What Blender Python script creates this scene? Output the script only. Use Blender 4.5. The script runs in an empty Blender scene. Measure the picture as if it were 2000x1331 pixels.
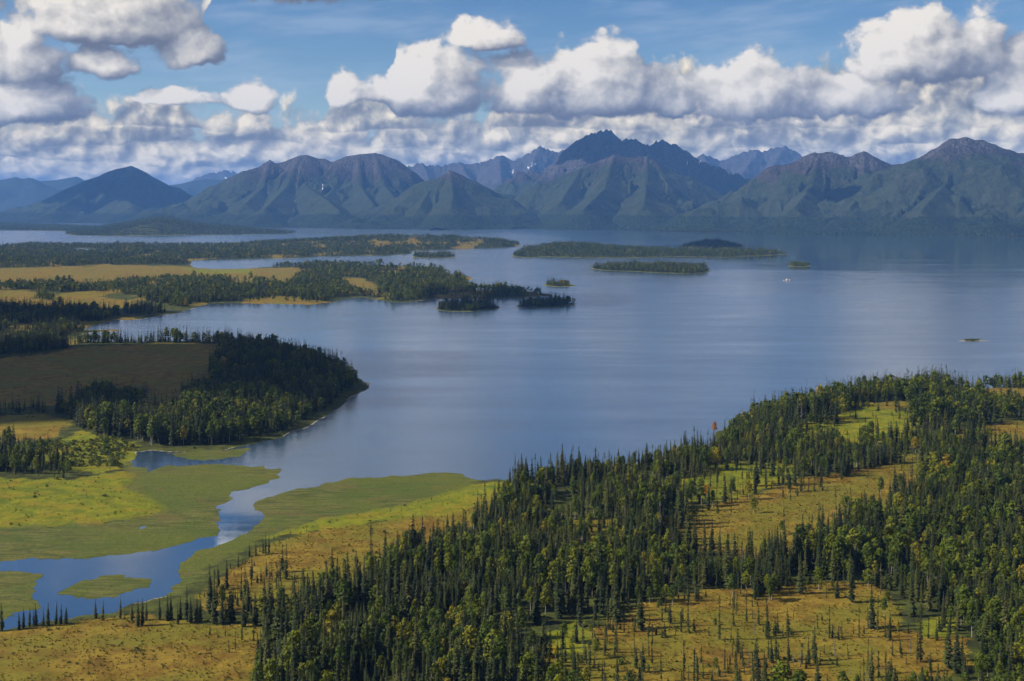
import bpy, bmesh, math, random
import numpy as np
from mathutils import Vector

# ------------------------------------------------------------------ constants
F = 2414.0          # focal length in photograph pixels (photograph is 2000 px wide)
H = 170.0           # height of the camera above the lake
HOR = 405.0         # row of the horizon in the photograph
SUN_EL = math.radians(36.0)
SUN_AZ = math.radians(-98.0)     # compass-like angle from +Y (view) towards +X; sun stands to the left, a touch behind
rng = np.random.default_rng(7)
random.seed(7)
scene = bpy.context.scene
col = scene.collection

# ------------------------------------------------------------------ camera
cam_d = bpy.data.cameras.new('camera')
cam = bpy.data.objects.new('camera', cam_d); col.objects.link(cam)
cam.location = (0, 0, H)
cam.rotation_euler = (math.radians(90), 0, 0)
cam_d.sensor_width = 36.0
cam_d.lens = 36.0 * F / 2000.0
cam_d.shift_y = -(665.5 - HOR) / 2000.0
cam_d.clip_start = 1.0
cam_d.clip_end = 200000.0
scene.camera = cam

# ------------------------------------------------------------------ render / exposure
scene.render.engine = 'CYCLES'
scene.cycles.use_denoising = True
scene.cycles.use_adaptive_sampling = True
scene.cycles.adaptive_threshold = 0.02
scene.cycles.max_bounces = 4
scene.cycles.diffuse_bounces = 1
scene.cycles.glossy_bounces = 2
scene.cycles.transmission_bounces = 2
scene.cycles.transparent_max_bounces = 4
scene.cycles.volume_bounces = 0
scene.cycles.caustics_reflective = False
scene.cycles.caustics_refractive = False
scene.view_settings.view_transform = 'Standard'
scene.view_settings.look = 'None'
scene.view_settings.gamma = 1.0
scene.view_settings.exposure = 0.64
scene.view_settings.use_curve_mapping = False

# ------------------------------------------------------------------ node helper
class V:
    """a socket with arithmetic"""
    def __init__(s, nt, sock): s.nt, s.s = nt, sock
    def _m(s, op, *o, clamp=False):
        n = s.nt.nodes.new('ShaderNodeMath'); n.operation = op; n.use_clamp = clamp
        for i, a in enumerate((s,) + o):
            if isinstance(a, V): s.nt.links.new(a.s, n.inputs[i])
            else: n.inputs[i].default_value = float(a)
        return V(s.nt, n.outputs[0])
    def __add__(s, o): return s._m('ADD', o)
    __radd__ = __add__
    def __sub__(s, o): return s._m('SUBTRACT', o)
    def __rsub__(s, o): return s._m('MULTIPLY_ADD', -1.0, o)
    def __mul__(s, o): return s._m('MULTIPLY', o)
    __rmul__ = __mul__
    def __truediv__(s, o): return s._m('DIVIDE', o)
    def sq(s): return s._m('MULTIPLY', s)
    def mx(s, o): return s._m('MAXIMUM', o)
    def mn(s, o): return s._m('MINIMUM', o)
    def smax(s, o, k): return s._m('SMOOTH_MAX', o, k)
    def cl(s): return s._m('ADD', 0.0, clamp=True)
    def pw(s, e): return s._m('POWER', e)
    def step(s, a, b, smooth=True):
        n = s.nt.nodes.new('ShaderNodeMapRange')
        n.interpolation_type = 'SMOOTHSTEP' if smooth else 'LINEAR'
        n.inputs['From Min'].default_value = a; n.inputs['From Max'].default_value = b
        s.nt.links.new(s.s, n.inputs['Value'])
        return V(s.nt, n.outputs['Result'])

def vec(nt, x, y, z=0.0):
    n = nt.nodes.new('ShaderNodeCombineXYZ')
    for i, a in enumerate((x, y, z)):
        if isinstance(a, V): nt.links.new(a.s, n.inputs[i])
        else: n.inputs[i].default_value = float(a)
    return V(nt, n.outputs[0])

def noise(nt, co, scale, detail=4.0, rough=0.55, dist=0.0, lac=2.0, dims='3D'):
    n = nt.nodes.new('ShaderNodeTexNoise'); n.noise_dimensions = dims
    nt.links.new(co.s, n.inputs['Vector'])
    n.inputs['Scale'].default_value = scale; n.inputs['Detail'].default_value = detail
    n.inputs['Roughness'].default_value = rough; n.inputs['Distortion'].default_value = dist
    n.inputs['Lacunarity'].default_value = lac
    return V(nt, n.outputs[0])

def voro(nt, co, scale, detail=3.0, rough=0.5, feature='SMOOTH_F1', dims='2D'):
    n = nt.nodes.new('ShaderNodeTexVoronoi'); n.voronoi_dimensions = dims; n.feature = feature
    n.normalize = True
    nt.links.new(co.s, n.inputs['Vector'])
    n.inputs['Scale'].default_value = scale; n.inputs['Detail'].default_value = detail
    n.inputs['Roughness'].default_value = rough
    if feature == 'SMOOTH_F1': n.inputs['Smoothness'].default_value = 0.35
    return V(nt, n.outputs['Distance'])

def mixc(nt, f, a, b, blend='MIX'):
    n = nt.nodes.new('ShaderNodeMix'); n.data_type = 'RGBA'; n.blend_type = blend
    for k, v in ((0, f), (6, a), (7, b)):
        if isinstance(v, V): nt.links.new(v.s, n.inputs[k])
        elif k == 0: n.inputs[k].default_value = float(v)
        else: n.inputs[k].default_value = (*v, 1.0) if len(v) == 3 else v
    return V(nt, n.outputs[2])
# ------------------------------------------------------------------ sky
world = bpy.data.worlds.new('World'); scene.world = world
world.use_nodes = True
nt = world.node_tree
nt.nodes.clear()
sky = nt.nodes.new('ShaderNodeTexSky'); sky.sky_type = 'NISHITA'
sky.sun_disc = False
sky.sun_elevation = SUN_EL; sky.sun_rotation = SUN_AZ
sky.altitude = 200.0; sky.air_density = 1.0; sky.dust_density = 0.1; sky.ozone_density = 1.6
SKY_STRENGTH = 0.056
tc = nt.nodes.new('ShaderNodeTexCoord')
sp = nt.nodes.new('ShaderNodeSeparateXYZ'); nt.links.new(tc.outputs['Generated'], sp.inputs[0])
dx, dy, dz = (V(nt, sp.outputs[i]) for i in range(3))
rad = (dx.sq() + dy.sq())._m('SQRT').mx(0.02)
U0 = dx._m('ARCTAN2', dy) * 24.14        # azimuth, in units of 1/24.14 rad
V0 = (dz / rad) * 24.14                  # tangent of the elevation, same units

def sky_cell(px, py):
    az = math.atan((px - 1000.0) / F)
    return az * 24.14, (HOR - py) / 100.0 * math.cos(az)

# cumulus heads that stand free, by rows: direction, flat base, half width, height over the base, fullness
ROWS = [
 [(842, 188, 140, 112, 1.0), (668, 190, 38, 62, .95), (745, 188, 80, 46, .8), (492, 203, 56, 50, .85), (335, 196, 75, 34, .7),
  (45, 215, 120, 86, 1.0), (1175, 190, 150, 128, 1.0), (1035, 190, 90, 98, .95), (1290, 200, 90, 90, .8), (1470, 205, 150, 108, .9), (1660, 205, 120, 78, .8),
  (2010, 180, 95, 122, 1.0), (-230, 200, 180, 100, 1.0), (2330, 180, 190, 140, 1.0), (-560, 190, 160, 120, 1.0), (2700, 170, 180, 130, .9)],
 [(372, 108, 72, 66, 1.0), (208, 132, 68, 58, .75), (22, 130, 98, 96, 1.0), (945, 84, 92, 56, .75),
  (1790, 122, 140, 112, 1.0), (1915, 112, 56, 128, .8), (-160, 60, 120, 110, 1.0), (2200, 90, 170, 130, .9), (-480, 70, 150, 80, .8)],
 [(200, 54, 200, 110, 1.0), (600, -45, 210, 140, 1.0), (860, -70, 110, 60, .7), (1330, -55, 170, 80, .9), (1740, -70, 180, 90, .9), (2200, -60, 190, 100, .9), (-220, -40, 180, 110, .9)],
]
UR = 15.0
gt = bpy.data.node_groups.new('cloud_heads', 'ShaderNodeTree')
gt.interface.new_socket('U', in_out='INPUT', socket_type='NodeSocketFloat')
gt.interface.new_socket('V', in_out='INPUT', socket_type='NodeSocketFloat')
gt.interface.new_socket('Mask', in_out='OUTPUT', socket_type='NodeSocketFloat')
gi = gt.nodes.new('NodeGroupInput'); go = gt.nodes.new('NodeGroupOutput')
gu, gv = V(gt, gi.outputs[0]), V(gt, gi.outputs[1])
def curve(ntree, x01, ys):
    n = ntree.nodes.new('ShaderNodeFloatCurve')
    c = n.mapping.curves[0]; n.mapping.use_clip = False
    pts = c.points
    xs = np.linspace(0, 1, len(ys))
    pts[0].location = (0, ys[0]); pts[1].location = (1, ys[-1])
    for i in range(1, len(ys) - 1): pts.new(float(xs[i]), float(ys[i]))
    for p in pts: p.handle_type = 'VECTOR'
    n.mapping.update()
    ntree.links.new(x01.s, n.inputs['Value'])
    return V(ntree, n.outputs[0])
x01 = ((gu + UR) * (0.5 / UR)).cl()
uu = np.linspace(-UR, UR, 180)
acc = None
for row in ROWS:
    best = np.full(uu.shape, -9.0); base = np.zeros_like(uu); ib = np.ones_like(uu); wt_ = np.zeros_like(uu)
    for (cx, by, hw, up, wt) in row:
        cu, cv = sky_cell(cx, by); a = hw / 100.0; b = up / 100.0
        e = np.clip(1 - ((uu - cu) / a) ** 2, -1.5, 1)
        e = np.where(e > 0, e * wt, e)
        m = e > best
        best = np.where(m, e, best); base = np.where(m, cv, base); ib = np.where(m, 1.0 / b, ib)
    cq = curve(gt, x01, best * 0.25 + 0.5); cb = curve(gt, x01, base * 0.1 + 0.1); ci = curve(gt, x01, ib * 0.1)
    w = gv - (cb - 0.1) * 10.0
    w = w.mx(w * -2.6) * (ci * 10.0)
    e = (cq - 0.5) * 4.0 - w * w
    e = e.mx(-1.5)
    acc = e if acc is None else acc.mx(e)
# the rest of the round sky carries heads at random
rest = noise(gt, vec(gt, gu * 0.16, gv * 0.33, 0), 1.0, 1.0, 0.5, dims='2D')
out_of_frame = (gu._m('ABSOLUTE')).step(14.0, 15.0).mx(gv.step(4.8, 6.2))
gen = (rest - 0.52) * 7.0 * out_of_frame - (1.0 - out_of_frame) * 1.5 - gv.step(9.0, 30.0) * 0.25
acc = acc.mx(gen)
gt.links.new(acc.s, go.inputs[0])

def heads(u, v):
    g = nt.nodes.new('ShaderNodeGroup'); g.node_tree = gt
    nt.links.new(u.s, g.inputs[0]); nt.links.new(v.s, g.inputs[1])
    return V(nt, g.outputs[0])

w1 = nt.nodes.new('ShaderNodeTexNoise'); w1.noise_dimensions = '2D'; w1.inputs['Scale'].default_value = 1.1; w1.inputs['Detail'].default_value = 5.0; w1.inputs['Roughness'].default_value = 0.55
nt.links.new(vec(nt, U0 + 31.0, V0 * 1.25).s, w1.inputs['Vector'])
ws = nt.nodes.new('ShaderNodeSeparateColor'); nt.links.new(w1.outputs['Color'], ws.inputs[0])
wu = V(nt, ws.outputs[0]) - 0.5; wv = V(nt, ws.outputs[1]) - 0.5

# --- free heads
def near_field(ou, ov):
    u = U0 + wu * 0.32 + ou; v = V0 + wv * 0.30 + ov
    c = vec(nt, U0 + wu * 0.22 + ou, V0 * 1.15 + wv * 0.22 + ov * 1.15)
    b = (0.40 - voro(nt, c, 1.5, 2.5, 0.50, 'F1')) * 1.15 + (noise(nt, c, 2.6, 6.0, 0.60, dims='2D') - 0.5) * 0.70
    m = heads(u, v)
    return m, m * 0.85 + b
m0, d0 = near_field(0.0, 0.0)
m1, d1 = near_field(-0.15, 0.17)
m2 = heads(U0 + wu * 0.32 - 0.60, V0 + wv * 0.30 + 0.36)
a_near = d0.step(0.03, 0.40)
lit_n = 0.50 + (d0.mn(1.3) - d1.mn(1.3)) * 0.62 + (m0.mx(-0.3) - m2.mx(-0.3)) * 0.58 + (d0.mn(1.3) - 0.6) * 0.10
lit_n = lit_n.mn(0.55 + a_near * 0.5).cl()

# --- the bank of many small clouds over the mountains
Vl = (V0.mx(-0.35) + 0.9)._m('LOGARITHM', math.e) * 2.2
top = noise(nt, vec(nt, U0 * 0.55 + 4.4, 0.0), 1.0, 3.0, 0.6, dims='2D')
top_line = 1.78 + (top - 0.5) * 0.9 + U0.step(-1.5, 1.0) * 0.75 + U0.step(4.0, 7.0) * 0.4
def bank_field(ou, ov):
    c = vec(nt, U0 * 0.95 + wu * 0.30 + ou, Vl * 1.1 + wv * 0.30 + ov)
    return (0.42 - voro(nt, c, 1.6, 2.5, 0.52, 'F1')) * 1.6 + (noise(nt, c, 1.8, 6.0, 0.58, dims='2D') - 0.5) * 0.85
h0 = bank_field(0.0, 0.0)
h1 = bank_field(-0.12, 0.14)
cover = (top_line - V0) * 0.9 + h0 * 1.1
a_bank = cover.step(-0.05, 0.45)
broad = noise(nt, vec(nt, U0 * 0.34 + 11.0, Vl * 1.6), 1.0, 2.0, 0.5, dims='2D')
lit_b = (0.50 + (h0 - h1) * 0.95 + h0 * 0.22 + (broad - 0.5) * 0.9).cl()
rows_b = []
for k, (vb, vh, fq, thin) in enumerate(((0.22, 0.30, 1.25, .10), (0.50, 0.36, 1.05, .08), (0.86, 0.46, 0.85, .02), (1.20, 0.58, 0.66, .0), (1.58, 0.66, 0.55, .04))):
    n1 = noise(nt, vec(nt, U0 * fq + 17.3 * k, k * 3.7), 1.0, 2.5, 0.5, dims='2D')
    wob = noise(nt, vec(nt, U0 * 0.16 + 5.1 * k, 2.0), 1.0, 0.0, 0.5, dims='2D')
    T = (V0 - vb - (wob - 0.5) * 0.5 + wv * 0.12) / vh
    tk = (n1 - 0.42 - thin * 0.5) * 4.2
    ck = ((tk - T) * 0.8).mn((T + 0.12) * 3.2) + h0 * 0.55
    ak = ck.step(0.06, 0.26)
    lk = (0.41 + T.mx(-0.3).mn(1.0) * 0.50 - (tk - T).mx(0.0).mn(1.2) * 0.16 + (h0 - h1) * 1.05 + h0 * 0.26 + (broad - 0.5) * 0.8).mn(0.6 + ak * 0.4).cl()
    rows_b.append((ak * (0.95 if k else 0.8), lk))

CB = 0.70
def cloud_col(lit, warm=0.0):
    r = nt.nodes.new('ShaderNodeValToRGB'); nt.links.new(lit.s, r.inputs[0])
    e = r.color_ramp.elements
    e[0].position = 0.0; e[0].color = (0.150, 0.158, 0.195, 1)
    e[1].position = 1.0; e[1].color = (0.90, 0.85, 0.78, 1)
    for p, c in ((0.28, (0.245, 0.255, 0.295)), (0.52, (0.42, 0.42, 0.43)), (0.76, (0.66, 0.635, 0.60))):
        k = e.new(p); k.color = (*c, 1)
    for k in e: k.color = (k.color[0] * CB * (1.03 + 0.08 * warm), k.color[1] * CB * (1.0 + 0.02 * warm), k.color[2] * CB * (0.94 - 0.14 * warm), 1)
    return V(nt, r.outputs[0])

veil = noise(nt, vec(nt, U0 * 0.16 + V0 * 0.25, V0 * 0.9 - U0 * 0.12), 1.6, 4.0, 0.6, dims='2D').step(0.42, 0.80) * 0.42

hsv = nt.nodes.new('ShaderNodeHueSaturation'); hsv.inputs['Hue'].default_value = 0.514; hsv.inputs['Saturation'].default_value = 1.42; hsv.inputs['Value'].default_value = SKY_STRENGTH
nt.links.new(sky.outputs[0], hsv.inputs['Color'])
blue = V(nt, hsv.outputs[0])
c0 = mixc(nt, veil, blue, (0.30, 0.36, 0.44))
c1 = mixc(nt, a_bank, c0, cloud_col(lit_b, 1.0))
for ak, lk in rows_b:
    c1 = mixc(nt, ak, c1, cloud_col(lk, 1.0))
air = 1.0 + (V0.mx(0.0) * -0.75)._m('EXPONENT') * 0.55
mul = nt.nodes.new('ShaderNodeVectorMath'); mul.operation = 'SCALE'; nt.links.new(c1.s, mul.inputs[0]); nt.links.new(air.s, mul.inputs['Scale'])
c1 = V(nt, mul.outputs[0])
c2 = mixc(nt, a_near, c1, cloud_col(lit_n))
bg = nt.nodes.new('ShaderNodeBackground'); bg.inputs['Strength'].default_value = 1.0
nt.links.new(c2.s, bg.inputs['Color'])
wo = nt.nodes.new('ShaderNodeOutputWorld'); nt.links.new(bg.outputs[0], wo.inputs['Surface'])
world.cycles.sampling_method = 'MANUAL'; world.cycles.sample_map_resolution = 512
# ------------------------------------------------------------------ sun
sun_d = bpy.data.lights.new('sun', 'SUN'); sun_d.energy = 5.0; sun_d.angle = math.radians(0.5); sun_d.color = (1.0, 0.93, 0.80)
sun = bpy.data.objects.new('sun', sun_d); col.objects.link(sun)
SDIR = Vector((math.sin(SUN_AZ) * math.cos(SUN_EL), math.cos(SUN_AZ) * math.cos(SUN_EL), math.sin(SUN_EL)))
sun.rotation_euler = SDIR.to_track_quat('Z', 'Y').to_euler()
sun.location = (-300, 0, 900)

# ------------------------------------------------------------------ numpy helpers
def ground(px, py):
    d = F * H / (np.asarray(py, float) - HOR)
    return (np.asarray(px, float) - 1000.0) / F * d, d
def P(pts): return np.array([ground(x, y) for x, y in pts], float)

def gnoise(x, y, seed=0):
    xi = np.floor(x).astype(np.int64); yi = np.floor(y).astype(np.int64)
    xf = x - xi; yf = y - yi
    def gr(ix, iy, fx, fy):
        h = (ix * 374761393 + iy * 668265263 + seed * 1442695041) & 0xffffffff
        h = ((h ^ (h >> 13)) * 1274126177) & 0xffffffff
        a = ((h ^ (h >> 16)) & 0xffff) * (2 * math.pi / 65536.0)
        return np.cos(a) * fx + np.sin(a) * fy
    u = xf * xf * xf * (xf * (xf * 6 - 15) + 10); v = yf * yf * yf * (yf * (yf * 6 - 15) + 10)
    a = gr(xi, yi, xf, yf); b = gr(xi + 1, yi, xf - 1, yf); c = gr(xi, yi + 1, xf, yf - 1); d = gr(xi + 1, yi + 1, xf - 1, yf - 1)
    return ((a + (b - a) * u) * (1 - v) + (c + (d - c) * u) * v) * 1.5
def fbm(x, y, o=4, seed=0, gain=0.5):
    s = 0.0; a = 1.0; f = 1.0
    for i in range(o):
        s = s + a * gnoise(x * f + 13.7 * i, y * f - 7.1 * i, seed + i); a *= gain; f *= 2.03
    return s
def ridged(x, y, o=4, seed=0):
    s = 0.0; a = 1.0; f = 1.0
    for i in range(o):
        s = s + a * (1 - np.abs(gnoise(x * f + 5.3 * i, y * f + 9.9 * i, seed + i)) * 2); a *= 0.5; f *= 2.1
    return s / 1.9
def sstep(a, b, x):
    t = np.clip((x - a) / (b - a), 0, 1); return t * t * (3 - 2 * t)
def sdf(X, Y, poly):
    """signed distance in metres, positive inside"""
    d2 = np.full(X.shape, 1e18); ins = np.zeros(X.shape, bool)
    n = len(poly)
    for i in range(n):
        ax, ay = poly[i]; bx, by = poly[(i + 1) % n]
        ex, ey = bx - ax, by - ay
        wx = X - ax; wy = Y - ay
        t = np.clip((wx * ex + wy * ey) / (ex * ex + ey * ey + 1e-9), 0, 1)
        d2 = np.minimum(d2, (wx - ex * t) ** 2 + (wy - ey * t) ** 2)
        if ay != by:
            c = (ay > Y) != (by > Y)
            ins ^= c & (X < ex * (Y - ay) / ey + ax)
    return np.where(ins, 1, -1) * np.sqrt(d2)
def sdfs(X, Y, polys):
    r = np.full(X.shape, -1e9)
    for p in polys:
        m = max(60.0, 0.03 * p[:, 1].max())
        k = (X > p[:, 0].min() - m) & (X < p[:, 0].max() + m) & (Y > p[:, 1].min() - m) & (Y < p[:, 1].max() + m)
        if k.any(): r[k] = np.maximum(r[k], sdf(X[k], Y[k], p))
    return r

def grid_mesh(name, X, Y, Z, keep=None, attrs=None, mat=None, kind='structure', label=None, cat=None, smooth=True):
    r, c = X.shape
    idx = np.arange(r * c).reshape(r, c)
    q = np.stack([idx[:-1, :-1], idx[:-1, 1:], idx[1:, 1:], idx[1:, :-1]], -1).reshape(-1, 4)
    if keep is not None:
        k = keep.ravel(); q = q[k[q].any(1)]
    used = np.unique(q); remap = -np.ones(r * c, np.int64); remap[used] = np.arange(len(used))
    q = remap[q]
    co = np.stack([X.ravel(), Y.ravel(), Z.ravel()], -1)[used]
    me = bpy.data.meshes.new(name)
    me.vertices.add(len(co)); me.vertices.foreach_set('co', co.astype(np.float32).ravel())
    me.loops.add(q.size); me.loops.foreach_set('vertex_index', q.astype(np.int32).ravel())
    me.polygons.add(len(q)); me.polygons.foreach_set('loop_start', np.arange(0, q.size, 4, dtype=np.int32))
    if smooth: me.polygons.foreach_set('use_smooth', np.ones(len(q), bool))
    me.update(calc_edges=True)
    for k, v in (attrs or {}).items():
        at = me.attributes.new(k, 'FLOAT', 'POINT'); at.data.foreach_set('value', v.ravel()[used].astype(np.float32))
    o = bpy.data.objects.new(name, me); col.objects.link(o)
    if mat: me.materials.append(mat)
    if kind: o['kind'] = kind
    if label: o['label'] = label
    if cat: o['category'] = cat
    return o

def attr(nt, name):
    n = nt.nodes.new('ShaderNodeAttribute'); n.attribute_name = name
    return V(nt, n.outputs['Fac'])
def new_mat(name, rough=0.9, spec=0.2):
    m = bpy.data.materials.new(name); m.use_nodes = True
    b = m.node_tree.nodes['Principled BSDF']
    b.inputs['Roughness'].default_value = rough; b.inputs['Specular IOR Level'].default_value = spec
    return m, m.node_tree, b
def bump(nt, b, h, strength, dist):
    n = nt.nodes.new('ShaderNodeBump'); n.inputs['Strength'].default_value = strength; n.inputs['Distance'].default_value = dist
    nt.links.new(h.s, n.inputs['Height']); nt.links.new(n.outputs[0], b.inputs['Normal'])
def wpos(nt):
    n = nt.nodes.new('ShaderNodeNewGeometry'); return V(nt, n.outputs['Position'])
def scaled(nt, p, sx, sy, sz=1.0):
    n = nt.nodes.new('ShaderNodeVectorMath'); n.operation = 'MULTIPLY'; nt.links.new(p.s, n.inputs[0]); n.inputs[1].default_value = (sx, sy, sz)
    return V(nt, n.outputs[0])
def split(nt, p):
    n = nt.nodes.new('ShaderNodeSeparateXYZ'); nt.links.new(p.s, n.inputs[0]); return [V(nt, n.outputs[i]) for i in range(3)]

# ------------------------------------------------------------------ outlines on the lake level (traced as rows/columns of the photograph, cast onto the ground)
LAND_C = [(-900,484),(0,482),(35,479),(245,479),(455,480),(560,474),(650,468),(780,466),(900,470),(1014,477),(1007,483),(895,487),(800,491),(806,496),(755,500),(700,500),(647,501),(560,505),(450,507),(376,509),(378,521),(300,545),(-900,545)]
POND_C = [(115,486.5),(160,485),(200,489),(217,494),(170,492)]
LAND_E = [(-900,526),(378,521),(402,526),(450,526),(500,524),(525,522),(600,518),(650,516),(713,517),(770,518),(830,522),(877,528),(860,533),(905,538),(926,544),(915,549),(930,558),(905,563),(930,566),(1000,566),(1070,574),(1080,578),(1000,583),(944,584),(849,584),(800,590),(776,591),(734,586),(706,581),(674,584),(650,590),(600,596),(540,594),(470,593),(402,594),(367,606),(343,612),(300,620),(270,624),(220,626),(190,634),(172,638),(168,645),(215,644.5),(240,646.5),(200,649),(168,652),(150,660),(-900,670)]
LAND_B = [(-900,655),(150,656),(165,664),(172,667),(300,667),(400,666),(480,668),(530,680),(560,690),(610,701),(660,717),(690,731),(712,742),(720,748),(718,758),(676,787),(638,810),(604,835),(547,854),(490,869),(450,877),(400,884),(340,883),(290,880),(268,884),(262,900),(260,915),(275,930),(262,950),(290,965),(335,990),(338,1003),(258,1016),(177,1029),(0,1036),(-900,1050)]
LAND_S = [(924,939),(965,936),(1000,940),(1040,940),(1100,928),(1200,913),(1300,890),(1380,880),(1398,852),(1440,820),(1500,806),(1600,795),(1625,776),(1700,769),(1800,767),(1900,763),(2000,756),(2900,732),(2900,3500),(-900,3500),(-900,1245),(0,1231),(22,1227),(140,1209),(221,1194),(266,1178),(314,1167),(345,1152),(365,1135),(395,1110),(440,1085),(480,1062),(510,1047),(560,1030),(620,1010),(700,1000),(780,985),(850,965),(900,950)]
LAND_FAR = [(-900,426),(100,426.5),(102,429),(125,432),(200,433),(240,436),(435,441.5),(495,444.5),(535,445.5),(642,444),(645,441),(900,441),(1010,446),(1265,451),(1300,453.5),(1550,456),(1700,458),(1842,461),(2000,464),(2900,478),(2900,413),(-900,413)]
BEDS = [[(250,905),(291,921),(325,911),(406,907),(509,911),(542,919),(544,930),(527,947),(491,954),(465,962),(443,980),(428,995),(432,1017),(424,1032),(430,1043),(387,1051),(332,1070),(258,1082),(159,1094),(74,1091),(20,1097),(-50,1103),(-900,1110),(-900,1030),(0,1030),(250,1000),(250,930)],
        [(327,885),(400,880),(490,876),(488,882),(471,891),(420,897),(380,899),(345,893)],
        [(103,1159),(133,1150),(155,1135),(184,1126),(221,1122),(280,1126),(295,1133),(291,1146),(258,1157),(221,1166),(177,1172),(140,1168),(107,1165)],
        [(-900,1120),(0,1116),(50,1117),(85,1124),(55,1136),(66,1143),(70,1165),(72,1187),(37,1199),(0,1213),(-900,1280)],
        [(630,946),(677,936),(728,932),(779,931),(823,927),(860,924),(888,923),(904,926),(916,934),(935,943),(930,970),(640,1030),(520,1060),(400,1130),(345,1165),(330,1158),(339,1148),(349,1135),(347,1120),(358,1098),(380,1080),(424,1065),(461,1052),(494,1043),(505,1032),(520,1008),(502,995),(496,984),(516,973),(560,962)]]
GOLD = [[(-900,527),(0,526),(190,523),(350,521),(378,522),(430,527),(510,525),(585,526),(590,540),(565,556),(500,549),(315,546),(105,555),(-900,560)],
        [(101,591),(119,575),(168,572),(210,577),(203,584),(262,591),(259,600),(245,605),(157,606),(60,600),(-900,604),(-900,570),(52,571),(105,577),(60,585)],
        [(455,573),(542,569),(541,577),(460,578)], [(695,519.5),(760,519.5),(835,526),(830,530),(760,526),(700,524)], [(656,544),(700,545),(740,558),(738,572),(700,576),(685,563),(668,553)],[(745,540),(765,538),(765,541),(748,543)],
        [(-900,700),(0,706),(110,692),(150,683),(280,676),(380,672),(475,690),(428,714),(412,738),(414,758),(385,770),(353,788),(365,812),(290,824),(285,795),(250,780),(180,784),(120,800),(0,806),(-900,812)],
        [(-900,818),(0,820),(80,819),(150,832),(95,864),(0,870),(-900,874)],
        [(-900,1245),(0,1236),(150,1216),(270,1198),(400,1226),(525,1230),(510,1290),(490,1340),(480,1600),(-900,1600)],
        [(420,1140),(500,1075),(600,1045),(740,1020),(840,1008),(930,985),(990,972),(950,1008),(900,1042),(800,1088),(700,1135),(660,1162),(600,1190),(560,1205),(400,1200),(385,1175)],
        [(1307,1010),(1475,976),(1566,945),(1650,931),(1709,913),(1790,899),(1812,915),(1805,968),(1755,996),(1700,1018),(1630,1058),(1600,1086),(1530,1102),(1468,1106),(1415,1090),(1352,1086),(1280,1058)],
        [(1860,768),(1950,770),(1990,780),(2080,785),(2080,830),(1980,818),(1900,808),(1855,795)], [(1874,859),(1993,847),(2100,850),(2100,885),(1958,902),(1930,912),(1880,905)],
        [(1681,819),(1790,817),(1797,830),(1700,832)], [(1117,1024),(1205,1020),(1215,1085),(1110,1090)],
        [(1239,1192),(1323,1175),(1459,1156),(1531,1149),(1621,1146),(1719,1156),(1744,1172),(1748,1198),(1761,1214),(1751,1243),(1796,1250),(1893,1256),(1900,1325),(1800,1350),(1744,1400),(1035,1400),(1035,1307),(1066,1283),(1069,1263),(1137,1249),(1225,1212)],
        [(-900,948),(0,945),(140,948),(220,955),(230,975),(150,985),(0,975),(-900,975)]]
MEADOW = [[(-900,940),(0,940),(140,942),(250,918),(275,930),(262,950),(300,975),(335,992),(338,1003),(258,1015),(177,1028),(0,1035),(-900,1048)],
          [(500,1055),(620,1014),(780,987),(900,950),(1000,942),(985,975),(880,1010),(740,1020),(600,1045)],
          [(350,524),(400,528),(490,526),(490,536),(390,537)], [(1290,955),(1320,930),(1440,915),(1545,905),(1560,940),(1470,975),(1330,1000),(1280,985)],
          [(1545,852),(1600,847),(1671,835),(1690,826),(1797,838),(1802,852),(1765,876),(1700,882),(1620,882),(1550,874)],
          [(1066,1250),(1140,1225),(1160,1260),(1120,1300),(1066,1290)], [(1800,1230),(1870,1215),(1860,1260),(1800,1262)], [(-100,655),(90,655),(120,664),(-100,664)],
          [(160,850),(250,866),(268,884),(258,915),(180,930),(120,915),(60,905),(80,875)], [(440,880),(547,856),(600,838),(608,842),(550,862),(470,880)]]
BRUSH = [[(915,1080),(985,1060),(1042,1050),(1030,1065),(1000,1085),(940,1096)]]
HILLS = [(800, 480, 36, 500, 260), (620, 484, 12, 300, 200), (600, 722, 9, 130, 110), (480, 820, 5, 110, 60), (1900, 800, 10, 320, 160), (1560, 820, 4, 160, 90)]   # px, row, height, half sizes in metres

def rise(X, Y, sd, slope=0.06, top=2.6):
    d = np.maximum(sd, 0)
    z = np.where(sd > 0, top * (1 - np.exp(-d * slope / top)), np.maximum(sd * 0.05, -2.5))
    return z
def warp(X, Y, k=0.0035):
    s = Y * k
    f = 1.0 / (Y * 0.012 + 4.0)
    return X + s * fbm(X * f, Y * f, 3, 11) , Y + s * 1.4 * fbm(X * f + 40, Y * f, 3, 12)
def hills_at(X, Y):
    z = 0.0
    for px, py, h, a, b in HILLS:
        x0, y0 = ground(px, py)
        z = z + h * np.exp(-((X - x0) / a) ** 2 - ((Y - y0) / b) ** 2)
    return z
pC, pPond, pE, pB, pS, pFar = P(LAND_C), P(POND_C), P(LAND_E), P(LAND_B), P(LAND_S), P(LAND_FAR)
pBeds = [P(b) for b in BEDS]; pGold = [P(b) for b in GOLD]; pMead = [P(b) for b in MEADOW]; pBrush = [P(b) for b in BRUSH]

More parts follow.
